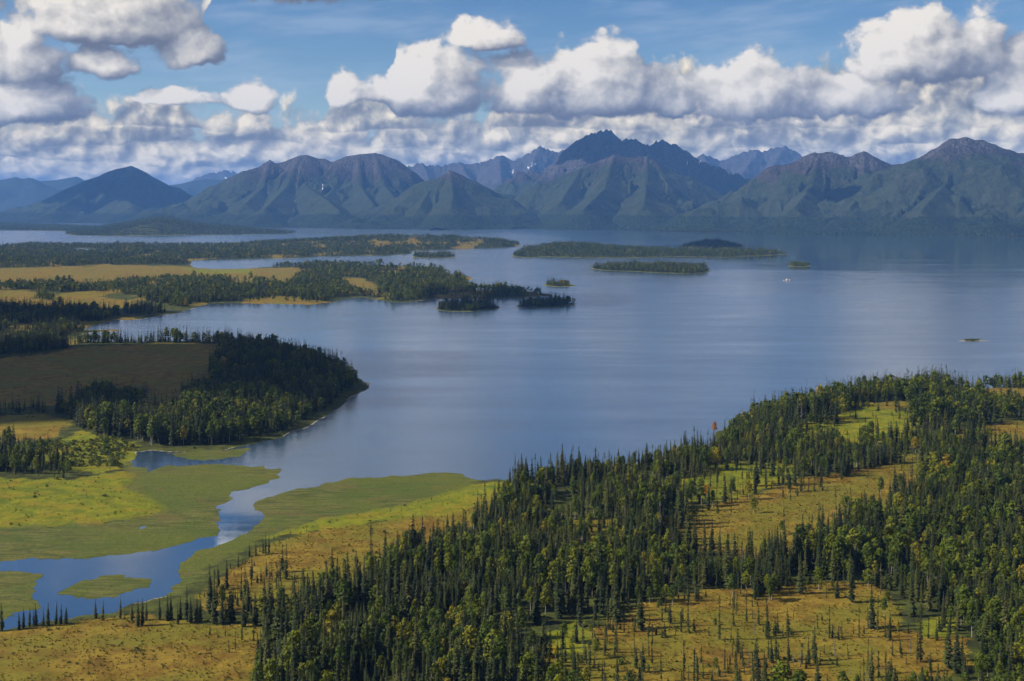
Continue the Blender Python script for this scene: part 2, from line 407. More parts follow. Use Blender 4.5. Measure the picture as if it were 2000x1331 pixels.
def main_sd(X, Y):
    near = sdfs(X, Y, [pC, pE, pB, pS])
    return np.minimum(near, -sdf(X, Y, pPond))
def ground_z(X, Y, full=False):
    Xw, Yw = warp(X, Y)
    sd = main_sd(Xw, Yw)
    z = rise(X, Y, sd)
    inl = sstep(0, 60, sd)
    z = z + inl * (hills_at(X, Y) + 0.35 * fbm(X / 22, Y / 22, 3, 3) + 1.3 * fbm(X / 140, Y / 140, 2, 5))
    z = np.where(sd > 25, np.maximum(z, 0.9), z)
    sdb = sdfs(Xw, Yw, pBeds) + 2.6 * fbm(X / 16, Y / 16, 4, 33, 0.65)
    pool = sstep(0.78, 0.95, fbm(X / 34, Y / 52, 4, 37)) * 0.25 * sstep(4, 14, sdb) * (1 - sstep(90, 140, sdb))
    zb = np.where(sdb > 0, -pool +  np.minimum(0.14, 0.01 + sdb * 0.02 + 0.05 * fbm(X / 7, Y / 7, 2, 35) * np.exp(-np.maximum(sdb, 0) / 9.0)), np.maximum(sdb * 0.05, -2.5))
    zz = np.maximum(z, zb)
    return (zz, sd, sdb, Xw, Yw) if full else zz

# ------------------------------------------------------------------ materials of the land
def land_material():
    m, nt, b = new_mat('tundra', 0.95, 0.1)
    p = wpos(nt)
    bed, gold, mead, brush, shore = (attr(nt, k) for k in ('bed', 'gold', 'meadow', 'brush', 'shore'))
    n_big = noise(nt, p, 0.018, 4.0, 0.62)
    n_mid = noise(nt, p, 0.10, 5.0, 0.68)
    n_fine = noise(nt, p, 0.55, 4.0, 0.72)
    n_pat = noise(nt, scaled(nt, p, 0.030, 0.050), 1.0, 5.0, 0.66, 0.8)
    n_str = noise(nt, scaled(nt, p, 0.06, 0.30), 1.0, 5.0, 0.68, 0.5)
    floor = mixc(nt, n_mid.step(0.35, 0.65), (0.026, 0.030, 0.009), (0.070, 0.080, 0.014))
    g1 = mixc(nt, n_mid.step(0.36, 0.64), (0.138, 0.076, 0.009), (0.245, 0.165, 0.020))
    g2 = mixc(nt, n_big.step(0.42, 0.60) * 0.8, g1, (0.140, 0.132, 0.012))
    g3 = mixc(nt, n_pat.step(0.54, 0.70) * 0.6, g2, (0.110, 0.046, 0.009))
    g4 = mixc(nt, n_fine.step(0.34, 0.66) * 0.38, g3, (0.046, 0.040, 0.009))
    m1 = mixc(nt, n_mid.step(0.34, 0.66), (0.095, 0.118, 0.006), (0.205, 0.198, 0.010))
    m2 = mixc(nt, n_pat.step(0.48, 0.62) * 0.75, m1, (0.22, 0.16, 0.012))
    m3 = mixc(nt, n_fine.step(0.34, 0.66) * 0.40, m2, (0.040, 0.056, 0.007))
    b1 = mixc(nt, n_str.step(0.38, 0.62), (0.054, 0.064, 0.013), (0.128, 0.124, 0.030))
    b2 = mixc(nt, n_big.step(0.42, 0.60) * 0.7, b1, (0.062, 0.092, 0.012))
    b3 = mixc(nt, n_pat.step(0.54, 0.68) * 0.7, b2, (0.125, 0.088, 0.030))
    b3 = mixc(nt, noise(nt, scaled(nt, p, 0.009, 0.016), 1.0, 4.0, 0.6, 0.6).step(0.45, 0.62) * 0.55, b3, (0.105, 0.112, 0.014))
    b3 = mixc(nt, n_fine.step(0.38, 0.62) * 0.40, b3, (0.040, 0.048, 0.014))
    br = mixc(nt, n_mid.step(0.3, 0.7), (0.040, 0.060, 0.010), (0.085, 0.105, 0.016))
    edge = lambda a: (a + (n_mid - 0.5) * 1.3 + (n_big - 0.5) * 0.5 + (n_fine - 0.5) * 0.35).step(0.38, 0.62)
    c = mixc(nt, edge(brush), floor, br)
    c = mixc(nt, edge(gold), c, g4)
    c = mixc(nt, edge(mead), c, m3)
    c = mixc(nt, (bed + ((n_mid - 0.5) * 1.4 + (n_str - 0.5) * 1.0) * (1.0 - (bed - 0.5)._m('ABSOLUTE') * 2.0)).step(0.30, 0.70), c, b3)
    c = mixc(nt, (shore + (n_mid - 0.5) * 0.5).step(0.45, 0.6), c, (0.24, 0.21, 0.165))
    nt.links.new(c.s, b.inputs['Base Color'])
    bump(nt, b, n_fine * 0.6 + n_mid * 2.0, 0.9, 0.5)
    return m
M_land = land_material()

def zone(Xw, Yw, polys, soft=0.011):
    return np.clip(0.5 + sdfs(Xw, Yw, polys) / (2 * soft * Yw), 0, 1)

# ------------------------------------------------------------------ the mainland sheet
pys = np.concatenate([np.array([3000, 2300, 1900]), np.arange(1700, 1000, -2.2), np.arange(1000, 640, -1.5), np.arange(640, 470, -0.8), np.arange(470, 463, -0.5)])
pxs = np.concatenate([np.linspace(-820, -20, 60), np.linspace(-10, 2010, 620), np.linspace(2020, 2800, 60)])
PX, PY = np.meshgrid(pxs, pys)
GX, GY = ground(PX, PY)
GZ, gsd, gbd, Xw, Yw = ground_z(GX, GY, True)
bed_a = np.clip(0.5 + np.minimum(gbd, 1.6 - gsd * 0.5) / 3.0, 0, 1)
bed_a = np.where((gsd > 0), np.clip(0.5 - (gsd - 4.0) / 26.0, 0, 1) * (gbd > -4), bed_a)
keep = GZ > -1.2
gold_a = zone(Xw, Yw, pGold)
gold_a = np.maximum(gold_a, sstep(0.20, 0.36, -fbm(GX / 120, GY / 190, 3, 57)) * (GY > 1500))
grid_mesh('ground', GX, GY, GZ, keep, dict(bed=bed_a, gold=gold_a, meadow=zone(Xw, Yw, pMead), brush=zone(Xw, Yw, pBrush),
          shore=np.clip(1.0 - np.abs(gsd - 0.6) / (1.4 + GY * 0.0009), 0, 1) * (gbd < 0) * sstep(-0.5, 0.5, fbm(GX / 60, GY / 60, 2, 93))), M_land,
          label='mainland of golden bogs, green meadows and forest floor around the lake', kind='structure')
del PX, PY

# ------------------------------------------------------------------ far shore plain, in front of the mountains
pys = np.concatenate([np.arange(484, 440, -0.4), np.arange(440, 424, -0.2), np.arange(424, 412.6, -0.4)])
pxs = np.concatenate([np.linspace(-880, -20, 40), np.linspace(-10, 2010, 330), np.linspace(2030, 2880, 40)])
PX, PY = np.meshgrid(pxs, pys)
X, Y = ground(PX, PY)
Xw, Yw = warp(X, Y, 0.0025)
fsd = sdf(Xw, Yw, pFar)
FZ = np.where(fsd > 0, 4 * (1 - np.exp(-np.maximum(fsd, 0) / 60)) + 0.004 * np.maximum(fsd, 0) * (1 + 0.6 * fbm(X / 900, Y / 900, 3, 21)), np.maximum(fsd * 0.05, -3))
FZ = np.minimum(FZ, 60)
# ------------------------------------------------------------------ mountains
def mountain_material():
    m, nt, b = new_mat('mountain_slope', 0.95, 0.08)
    p = wpos(nt)
    rk, fo, sn = attr(nt, 'rock'), attr(nt, 'forest'), attr(nt, 'snow')
    n1 = noise(nt, p, 0.0035, 6.0, 0.65); n2 = noise(nt, p, 0.018, 5.0, 0.68); n3 = noise(nt, p, 0.05, 3.0, 0.6)
    green = mixc(nt, n2.step(0.30, 0.70), (0.015, 0.022, 0.010), (0.038, 0.045, 0.018))
    green = mixc(nt, n1.step(0.46, 0.66) * 0.7, green, (0.036, 0.043, 0.022))
    brown = mixc(nt, n2.step(0.30, 0.70), (0.034, 0.027, 0.026), (0.060, 0.047, 0.042))
    stone = mixc(nt, n3.step(0.30, 0.70), (0.034, 0.030, 0.032), (0.115, 0.100, 0.098))
    trees = mixc(nt, n3.step(0.35, 0.65), (0.007, 0.013, 0.006), (0.026, 0.036, 0.011))
    k = rk + (n1 - 0.5) * 0.55 + (n2 - 0.5) * 0.35
    c = mixc(nt, k.step(0.30, 0.50), green, brown)
    c = mixc(nt, k.step(0.60, 0.85), c, stone)
    c = mixc(nt, (fo + (n2 - 0.5) * 0.7 + (n1 - 0.5) * 0.5).step(0.42, 0.58), c, trees)
    c = mixc(nt, (sn + (n3 - 0.5) * 0.5).step(0.55, 0.62), c, (0.80, 0.82, 0.86))
    nt.links.new(c.s, b.inputs['Base Color'])
    bump(nt, b, n2 * 1.0 + n3 * 0.6 + rk * n3 * 2.0 + noise(nt, p, 0.007, 4.0, 0.6) * 1.5 + fo.step(0.4, 0.6) * n3 * 0.8, 1.0, 16.0)
    return m
M_mount = mountain_material()

SNOW = [(1041, 322, 10, 2.0), (1035, 327, 7, 1.8), (1000, 336, 9, 1.8), (630, 363, 2.0, 4), (1344, 320, 6, 1.8), (1367, 316, 4, 1.6), (442, 346, 5, 4)]

def hash2(ix, iy, k):
    h = (ix * 374761393 + iy * 668265263 + k * 1442695041) & 0xffffffff
    h = ((h ^ (h >> 13)) * 1274126177) & 0xffffffff
    return ((h ^ (h >> 16)) & 0xffff) / 65536.0
def gullies(px, py, dx, dy, seed):
    """waves across the slope, so that furrows run down it; returns value and derivative"""
    ix = np.floor(px).astype(np.int64); iy = np.floor(py).astype(np.int64); fx = px - ix; fy = py - iy
    v = 0.0; gx = 0.0; gy = 0.0; wt = 0.0
    for i in (-2, -1, 0, 1):
        for j in (-2, -1, 0, 1):
            qx = fx + i - hash2(ix - i, iy - j, seed) * 0.5; qy = fy + j - hash2(ix - i, iy - j, seed + 7) * 0.5
            w = np.exp(-2 * (qx * qx + qy * qy)); m = (qx * dx + qy * dy) * 2 * math.pi
            wt = wt + w; v = v + np.cos(m) * w; sn_ = -np.sin(m) * w; gx = gx + sn_ * dx; gy = gy + sn_ * dy
    return v / wt, gx / wt, gy / wt

def mountain(label, ridges, d0, d1, nr, x0, x1, nc, k=2.9, pw=1.5, gul=0.14, lam=260.0, jag=0.0, tree_line=112.0, rock_lo=0.55, rock_hi=0.95, seed=1, fine=0.012, sink=0.80):
    rows = np.unique(np.concatenate([np.linspace(d0, d1, nr)] + [np.array([q[2] for q in r]) for r in ridges]))
    pxs = np.linspace(x0, x1, nc)
    PX, Y = np.meshgrid(pxs, rows)
    X = (PX - 1000.0) / F * Y
    best = np.full(X.shape, -1e9); bs = np.zeros(X.shape); bd = np.zeros(X.shape); bz = np.ones(X.shape)
    zmax = 0; XW, YW = X, Y
    for turn in (0, 1):
        if turn:
            am = np.minimum(0.36 * bd, 220.0)
            XW = X + am * fbm(X / 520, Y / 520, 3, seed + 50); YW = Y + am * fbm(X / 520 + 31, Y / 520, 3, seed + 51)
            best[:] = -1e9
        for ri, r in enumerate(ridges):
            pts = [((a - 1000.0) / F * d, d, (H + (HOR - b) / F * d) * (1.0 if ri == 0 or j == 0 else sink)) for j, (a, b, d) in enumerate(r)]
            s0 = ri * 5000.0
            for (ax, ay, az), (bx, by, bzz) in zip(pts[:-1], pts[1:]):
                ex, ey = bx - ax, by - ay; L2 = ex * ex + ey * ey + 1e-6; L = math.sqrt(L2)
                t = np.clip(((XW - ax) * ex + (YW - ay) * ey) / L2, 0, 1)
                d = np.hypot(XW - ax - ex * t, YW - ay - ey * t)
                s = s0 + t * L
                zc = az + (bzz - az) * t
                if jag: zc = zc + jag * (0.9 - np.abs(gnoise(s / 110.0, s * 0, seed)) * 2.4 - np.abs(gnoise(s / 45.0, s * 0 + 3, seed)) * 1.1)
                q = np.clip(d / (k * np.maximum(zc, 30.0)), 0, 1)
                z = zc * (1 - q) ** pw
                m = z > best
                best = np.where(m, z, best); bs = np.where(m, s, bs); bd = np.where(m, d, bd); bz = np.where(m, zc, bz)
                s0 += L; zmax = max(zmax, az, bzz)
    q = np.clip(bd / (k * np.maximum(bz, 30.0)), 0, 1)
    env = sstep(0.0, 0.16, q) * (1 - sstep(0.62, 1.0, q)) + 0.10
    ws = bs + 60 * gnoise(X / 300, Y / 300, seed + 4)
    g1 = 1 - np.abs(gnoise(ws / lam, bd / (lam * 5), seed)) * 2.2
    Z = best - bz * env * gul * 0.22 * np.maximum(g1, 0) ** 1.6
    Z = Z + bz * 0.035 * fbm(X / 700, Y / 700, 3, seed + 2) * sstep(0, .2, q)
    def grad(Z):
        gx = np.gradient(Z, axis=1) / np.gradient(X, axis=1)
        gy = (np.gradient(Z, axis=0) - gx * np.gradient(X, axis=0)) / np.gradient(Y, axis=0)
        return gx, gy
    gx, gy = grad(Z)
    amp = 0.019 * bz * (gul / 0.14) * env; cs = lam * 1.35; ox = 0.0; oy = 0.0
    for o in range(4):
        m_ = np.hypot(gx, gy) + 1e-6; f_ = np.minimum(1, m_ / 0.30) * 1.25 / m_
        ddx = gy * f_ + oy * 0.9; ddy = -gx * f_ - ox * 0.9
        v_, ax_, ay_ = gullies(X / cs + seed, Y / cs, ddx, ddy, seed + o)
        Z = Z + v_ * amp; ox = ox * 0.5 + ax_ * 0.35; oy = oy * 0.5 + ay_ * 0.35
        amp = amp * 0.48; cs = cs * 0.5
    up = sstep(rock_lo, rock_hi, best / zmax)
    Z = Z + bz * fine * fbm(X / 190, Y / 190, 4, seed + 20) * np.minimum(1, bd / 60.0) * (1 + 0.8 * up)
    Z = Z + np.where(up > 0, up * min(jag, 30) * 0.9 * (ridged(X / 150, Y / 150, 4, seed + 40) - 0.55) * np.minimum(1, bd / 90.0), 0)
    Z = np.where(best < 6, best - 8, Z)
    rock = np.clip(sstep(rock_lo, rock_hi, best / zmax) , 0, 1)
    gy = np.gradient(Z, axis=0) / np.maximum(np.gradient(Y, axis=0), 1); gx = np.gradient(Z, axis=1) / np.maximum(np.gradient(X, axis=1), 1)
    rock = np.clip(rock + 0.35 * sstep(0.55, 0.95, np.hypot(gx, gy)) * sstep(0.3, 0.6, best / zmax), 0, 1)
    forest = 1 - sstep(tree_line * 0.55, tree_line * 1.35, Z + 18 * fbm(X / 420, Y / 420, 3, seed + 31))
    pyv = HOR - (Z - H) / Y * F
    snow = np.zeros(X.shape)
    for a, b, ra, rb in SNOW:
        snow = np.maximum(snow, 1.25 - ((PX - a) / ra) ** 2 - ((pyv - b) / rb) ** 2)
    return grid_mesh('mountain', X, Y, Z, Z > -3, dict(rock=rock, forest=forest, snow=np.clip(snow, 0, 1)), M_mount, label=label, kind='structure')

D = lambda pts, d: [(a, b, d) for a, b in pts]
grid_mesh('far_shore', *ground(PX, PY), FZ, FZ > -1.5, dict(rock=1.2 * (1 - sstep(8, 22, fsd)), forest=sstep(10, 26, fsd) * 1.3, snow=np.zeros(FZ.shape)), M_mount, label='low forested plain along the far shore below the mountains', kind='structure')

mountain('hazy blue ridge at the far left edge', [D([(-500,350),(-250,362),(-100,352),(0,352),(32,346),(45,350),(58,347),(75,353),(100,366),(130,384),(170,408)], 22000)], 17500, 26000, 60, -760, 440, 195, k=3.2, gul=.12, lam=420, rock_lo=1.2, rock_hi=1.5, seed=2)
mountain('distant pointed blue ridge beside the broad pyramid peak', [D([(40,372),(80,354),(110,352),(150,345),(163,352),(200,372),(260,380),(330,362),(350,360),(375,354),(400,350),(440,352),(520,362)], 24000)], 20000, 27500, 50, -140, 740, 190, k=3.0, lam=420, rock_lo=.9, rock_hi=1.3, seed=3)
mountain('jagged distant peak with a snow patch', [D([(370,362),(392,351),(402,344),(410,339),(420,338),(430,335),(441,332),(450,337),(455,335),(462,341),(480,345),(520,350)], 28000)], 24500, 31000, 40, 190, 720, 190, k=2.6, jag=25, lam=300, rock_lo=.3, rock_hi=.7, seed=4)
mountain('broad pyramid peak at left with a dark gully', [D([(20,420),(75,402),(125,377),(165,353),(192,345),(205,338),(225,331),(245,327),(257,324),(266,328),(275,336),(310,355),(350,377),(400,400),(440,415)], 15500),
          [(257,324,15500),(262,345,14700),(240,372,14000),(262,395,13300)], [(205,338,15500),(150,372,14600),(110,400,13600)], [(290,345,15500),(330,385,14300)]], 11800, 19500, 130, -200, 660, 281, k=2.7, gul=.15, lam=520, rock_lo=.55, rock_hi=1.1, seed=5)
mountain('broad brown massif with two rounded summits and a steep dividing gully', [D([(330,412),(400,372),(425,360),(465,339),(500,330),(515,320),(527,312),(536,320),(555,316),(585,304),(600,303),(622,310),(635,310),(646,316),(657,315),(675,306),(695,303),(705,301),(720,300),(732,299),(747,302),(760,315),(775,327),(800,345),(822,367),(845,385),(870,405)], 12600),
          [(585,304,12600),(590,330,12150),(604,350,11800),(625,366,11400),(642,380,11000),(662,402,10500)], [(675,306,12600),(668,330,12250),(650,352,11900),(640,366,11600)], [(527,312,12600),(515,345,12000),(480,385,11200)], [(700,301,12600),(705,345,11900),(730,390,11000)], [(732,299,12600),(752,345,11900),(780,385,11100)], [(585,304,12600),(560,345,11900),(520,395,10900)]], 9900, 15800, 170, 110, 1100, 376, k=2.5, gul=.15, lam=330, rock_lo=.50, rock_hi=1.02, seed=6)
mountain('small triangular foothill with a brown tip below the snowy peaks', [D([(770,405),(800,386),(825,370),(850,352),(879,332),(895,346),(908,365),(920,382),(950,408)], 10800), [(879,332,10800),(885,365,10200),(880,395,9700)], [(850,352,10800),(820,392,10000)]], 9200, 12600, 90, 600, 1150, 264, k=2.7, gul=.10, lam=240, rock_lo=.62, rock_hi=1.15, seed=7)
mountain('far jagged grey peaks with snow in the gap', [D([(740,345),(770,330),(800,325),(825,320),(837,325),(855,324),(872,324),(884,321),(897,319),(902,325),(925,322),(950,316),(962,309),(975,305),(990,310),(997,317),(1017,310),(1035,299),(1045,293),(1055,287),(1065,292),(1077,295),(1085,300),(1100,295),(1120,295),(1160,305)], 18500),
          [(975,305,18500),(980,345,17000)], [(1055,287,18500),(1030,318,17600),(1000,345,16600)], [(825,320,18500),(845,350,17000)], [(900,320,18500),(925,352,17000)]], 14500, 22000, 110, 560, 1360, 307, k=2.2, gul=.18, lam=330, jag=32, rock_lo=.15, rock_hi=.75, seed=8)
mountain('highest dark craggy peak at the centre of the range', [D([(930,412),(955,408),(987,393),(1032,370),(1062,350),(1087,326),(1122,297),(1128,288),(1135,282),(1142,273),(1150,266),(1160,263),(1170,260),(1182,256),(1190,258),(1197,261),(1207,274),(1222,275),(1232,273),(1247,280),(1262,289),(1278,281),(1294,277),(1302,282),(1325,290),(1340,300),(1355,311),(1380,324),(1412,335),(1437,347),(1462,355),(1520,365)], 13600),
          [(1182,256,13600),(1175,285,13000),(1190,303,12400)], [(1294,277,13600),(1320,320,12800),(1380,350,12200)], [(1232,273,13600),(1238,290,13100),(1264,305,12300)]], 11000, 17500, 150, 740, 1740, 416, k=2.1, gul=.17, lam=260, jag=44, rock_lo=.28, rock_hi=.72, seed=9)
mountain('green triangular spur with straight gullies in front of the highest peak', [D([(960,414),(1000,410),(1050,389),(1085,368),(1112,347),(1137,327),(1155,320),(1170,314),(1185,308),(1200,302),(1225,309),(1250,306),(1264,305),(1275,330),(1300,357),(1340,375),(1385,392),(1425,405),(1460,413)], 11200),
          [(1264,305,11200),(1262,345,10500),(1258,390,9700)], [(1200,302,11200),(1180,350,10400),(1140,398,9500)], [(1137,327,11200),(1095,380,10300)]], 9000, 13200, 170, 760, 1660, 435, k=2.35, gul=.15, lam=210, jag=6, rock_lo=.70, rock_hi=1.15, seed=10)
mountain('distant sawtooth range in the notch left of the flat-topped mountain', [D([(1320,330),(1357,311),(1372,302),(1390,306),(1400,312),(1405,310),(1415,314),(1435,309),(1443,302),(1450,297),(1465,295),(1482,294),(1490,296),(1507,290),(1515,291),(1522,289),(1535,285),(1550,296),(1567,309),(1600,330),(1640,345)], 20000), [(1535,285,20000),(1490,325,18300)], [(1482,294,20000),(1440,335,18000)], [(1372,302,20000),(1400,335,18300)]], 16000, 23500, 90, 1150, 1830, 289, k=2.4, gul=.16, lam=330, jag=26, rock_lo=.2, rock_hi=.8, seed=12)
mountain('flat-topped green mountain with a second pointed summit', [D([(1400,412),(1437,404),(1500,362),(1550,325),(1570,310),(1585,299),(1605,299),(1625,298),(1637,300),(1650,306),(1667,304),(1687,295),(1705,306),(1730,319),(1741,322),(1770,321),(1786,318),(1820,325)], 9700),
          [(1600,299,9700),(1585,345,9100),(1550,395,8400)], [(1687,295,9700),(1690,340,9100),(1660,395,8300)], [(1741,322,9700),(1738,350,9200),(1700,385,8600)]], 7500, 12000, 170, 1200, 2040, 405, k=2.5, gul=.13, lam=230, jag=8, rock_lo=.55, rock_hi=1.05, seed=13)
mountain('large green mountain with a rocky brown crest at the right edge', [D([(1620,418),(1685,390),(1746,348),(1786,317),(1815,298),(1842,279),(1853,273),(1865,270),(1890,269),(1901,274),(1921,274),(1944,284),(1966,292),(1991,299),(2000,300),(2100,318),(2250,330),(2400,315),(2700,330)], 9000),
          [(1865,270,9000),(1850,330,8400),(1800,400,7700)], [(2010,300,9000),(2020,350,8400),(2000,410,7600)], [(2100,318,9000),(2120,370,8200)], [(2250,330,9000),(2260,390,8000)]], 7000, 11500, 190, 1420, 2990, 511, k=2.75, gul=.12, lam=230, jag=7, rock_lo=.62, rock_hi=1.02, seed=14)

# ------------------------------------------------------------------ islands
def island(label, pts, x0, x1, y0, y1, nc, nr, top=2.2, hump=0.0, gravel=False, extra=None):
    PX, PY = np.meshgrid(np.linspace(x0, x1, nc), np.linspace(y1, y0, nr))
    X, Y = ground(PX, PY)
    Xw, Yw = warp(X, Y, 0.0022)
    poly = P(pts); sd = sdf(Xw, Yw, poly)
    m = max(sd.max(), 1.0)
    Z = np.where(sd > 0, top * (1 - np.exp(-np.maximum(sd, 0) * 0.06 / top)), np.maximum(sd * 0.05, -2.5))
    Z = Z + hump * sstep(0, 1, np.maximum(sd, 0) / m) + np.where(sd > 4, 0.3 * fbm(X / 20, Y / 20, 2, 8), 0)
    if extra is not None: Z = Z + extra(X, Y, PX) * sstep(0, 0.4, np.maximum(sd, 0) / m)
    z0 = np.zeros(X.shape)
    g = np.clip(1 - sd / (Y * 0.006), 0, 1) * 0.9
    grid_mesh('island', X, Y, Z, Z > -1.0, dict(bed=z0, gold=z0, meadow=g, brush=z0 + 0.35, shore=z0 + 1.0 if gravel else np.clip(1 - np.abs(sd - 0.3) / (0.8 + Y * 0.0004), 0, 1)), M_land, label=label, kind='structure')
    return poly, (X, Y, Z, sd)
ISL = {}
def isl(key, *a, **k): ISL[key] = island(*a, **k)
isl('tip', 'dark wooded islet nearest the end of the forested point', [(849,604),(865,598),(900,596),(945,597),(975,600),(981,602),(960,605),(930,608),(880,609),(858,607)], 835, 995, 592, 613, 110, 40)
isl('tip2', 'dark wooded islet beside it with a thin sandy tail', [(1007,599),(1030,594),(1060,592),(1100,591.5),(1126,593.5),(1115,597),(1085,600),(1040,601)], 995, 1140, 588, 604, 110, 36)
isl('tiny', 'small grassy islet carrying one clump of spruces', [(1058,556.5),(1068,554.5),(1085,554),(1110,555),(1128,558.5),(1110,560),(1085,560.5),(1068,559)], 1048, 1140, 551, 563, 100, 34)
isl('long', 'long low wooded island in mid lake', [(1150,525),(1170,522),(1230,520.5),(1300,521),(1350,522),(1389,528),(1380,533),(1345,535.5),(1300,534),(1230,530.5),(1175,528.5)], 1135, 1405, 516, 540, 170, 40, hump=3)
isl('big', 'largest wooded island stretching across the middle of the lake', [(997,501),(1010,493),(1020,487),(1060,484),(1160,484),(1240,487),(1330,490),(1420,490.5),(1500,492),(1541,497),(1510,499.5),(1460,501),(1420,503.5),(1330,502),(1240,503.5),(1130,503.5),(1060,502),(1030,504)], 980, 1560, 479, 508, 240, 50, hump=4, extra=lambda X, Y, PX: 14 * np.exp(-((PX - 1110) / 90.0) ** 2))
isl('hump', 'dark rounded wooded island in cloud shadow', [(1331,483),(1345,480),(1390,477.5),(1435,479.5),(1455,483),(1420,485),(1360,485.5)], 1320, 1466, 474, 489, 120, 30, hump=17)
isl('speck', 'tiny island with rounded trees in open water', [(1538,520.5),(1546,518.5),(1565,517.5),(1583,518.5),(1587,520),(1575,522),(1550,522)], 1530, 1596, 515, 525, 80, 26)
isl('back', 'low wooded island between the point and the big island', [(804,503),(815,499),(850,497.5),(880,499),(899,501.5),(880,503.5),(840,505)], 795, 910, 494, 508, 100, 30)
isl('hill', 'hilly wooded island below the pyramid peak', [(128,457),(132,450),(200,444),(300,441),(420,444),(500,449),(560,453),(581,455),(560,457.5),(480,458.5),(380,459.5),(300,460.5),(200,461),(150,460)], 110, 600, 437, 465, 220, 60, hump=10, extra=lambda X, Y, PX: 70 * np.exp(-((PX - 312) / 62.0) ** 2) + 22 * np.exp(-((PX - 430) / 70.0) ** 2) + 15 * np.exp(-((PX - 210) / 50.0) ** 2))
isl('strip', 'low dark wooded spit at the far left', [(-700,434),(0,435),(60,438),(130,441),(200,444),(128,452),(90,451),(0,450.5),(-700,453)], -720, 220, 431, 456, 160, 40, hump=6)
isl('bar', 'bare gravel islet with a few low bushes', [(1866,665.6),(1880,664.6),(1905,664.4),(1925,665.8),(1936,666.4),(1915,667.2),(1885,667.1)], 1858, 1945, 661, 671, 90, 24, top=1.2, gravel=True)

# ------------------------------------------------------------------ lake
def water_material():
    m, nt, b = new_mat('lake_water', 0.1, 0.5)
    b.inputs['IOR'].default_value = 1.333
    p = wpos(nt); x, y, z = split(nt, p)
    b.inputs['Base Color'].default_value = (0.026, 0.052, 0.084, 1)
    d = y.mx(100.0)
    # breeze patches: large, drawn out, rougher than the calm lanes between them
    a = noise(nt, scaled(nt, p, 0.0013, 0.0036), 1.0, 3.0, 0.5, 0.5)
    s = noise(nt, scaled(nt, p, 0.0030, 0.016), 1.0, 2.5, 0.5, 0.8)
    f = noise(nt, scaled(nt, p, 0.010, 0.075), 1.0, 2.0, 0.5, 0.5)
    far = y.step(1500.0, 4400.0) * (x / d).step(-0.02, 0.20)
    near = (1.0 - y.step(640.0, 830.0))
    wind = (0.80 - far * 0.60 - near * 0.62 + (a - 0.5) * 0.8 + (s - 0.5) * 0.9 + (f - 0.5) * 0.45).cl()
    rough = 0.035 + wind * 0.19
    nt.links.new(rough.s, b.inputs['Roughness'])
    w1 = noise(nt, scaled(nt, p, 0.55, 0.9), 1.0, 3.0, 0.6)
    bn = nt.nodes.new('ShaderNodeBump'); bn.inputs['Distance'].default_value = 0.25
    nt.links.new((wind * 0.35 + 0.02).s, bn.inputs['Strength']); nt.links.new(w1.s, bn.inputs['Height']); nt.links.new(bn.outputs[0], b.inputs['Normal'])
    gl = nt.nodes.new('ShaderNodeBsdfGlossy'); gl.inputs['Color'].default_value = (0.88, 0.92, 1.0, 1)
    nt.links.new(rough.s, gl.inputs['Roughness']); nt.links.new(bn.outputs[0], gl.inputs['Normal'])
    mx = nt.nodes.new('ShaderNodeMixShader'); mx.inputs[0].default_value = 0.26
    nt.links.new(b.outputs[0], mx.inputs[1]); nt.links.new(gl.outputs[0], mx.inputs[2]); nt.links.new(mx.outputs[0], nt.nodes['Material Output'].inputs['Surface'])
    return m
M_water = water_material()
me = bpy.data.meshes.new('lake'); R = 70000.0
me.from_pydata([(-R, -3000, 0), (R, -3000, 0), (R, R, 0), (-R, R, 0)], [], [(0, 1, 2, 3)])
lake = bpy.data.objects.new('lake', me); col.objects.link(lake); me.materials.append(M_water); lake['kind'] = 'structure'; lake['label'] = 'wide blue-grey lake with calm bright lanes and breeze patches'

# ------------------------------------------------------------------ haze
def haze():
    me = bpy.data.meshes.new('haze'); x0, x1, y0, y1, z0, z1 = -75000, 75000, -3500, 75000, -10, 1230
    v = [(x, y, z) for z in (z0, z1) for y in (y0, y1) for x in (x0, x1)]
    me.from_pydata(v, [], [(0, 2, 3, 1), (4, 5, 7, 6), (0, 1, 5, 4), (1, 3, 7, 5), (3, 2, 6, 7), (2, 0, 4, 6)])
    o = bpy.data.objects.new('haze', me); col.objects.link(o); o['kind'] = 'stuff'; o['label'] = 'thin blue air haze over the whole lake basin'
    m = bpy.data.materials.new('air_haze'); m.use_nodes = True; nt = m.node_tree; nt.nodes.clear()
    v = nt.nodes.new('ShaderNodeVolumePrincipled'); v.inputs['Color'].default_value = (0.17, 0.42, 1.0, 1); v.inputs['Density'].default_value = HAZE; v.inputs['Anisotropy'].default_value = 0.0
    ou = nt.nodes.new('ShaderNodeOutputMaterial'); nt.links.new(v.outputs[0], ou.inputs['Volume'])
    me.materials.append(m)
HAZE = 3.4e-5
haze()

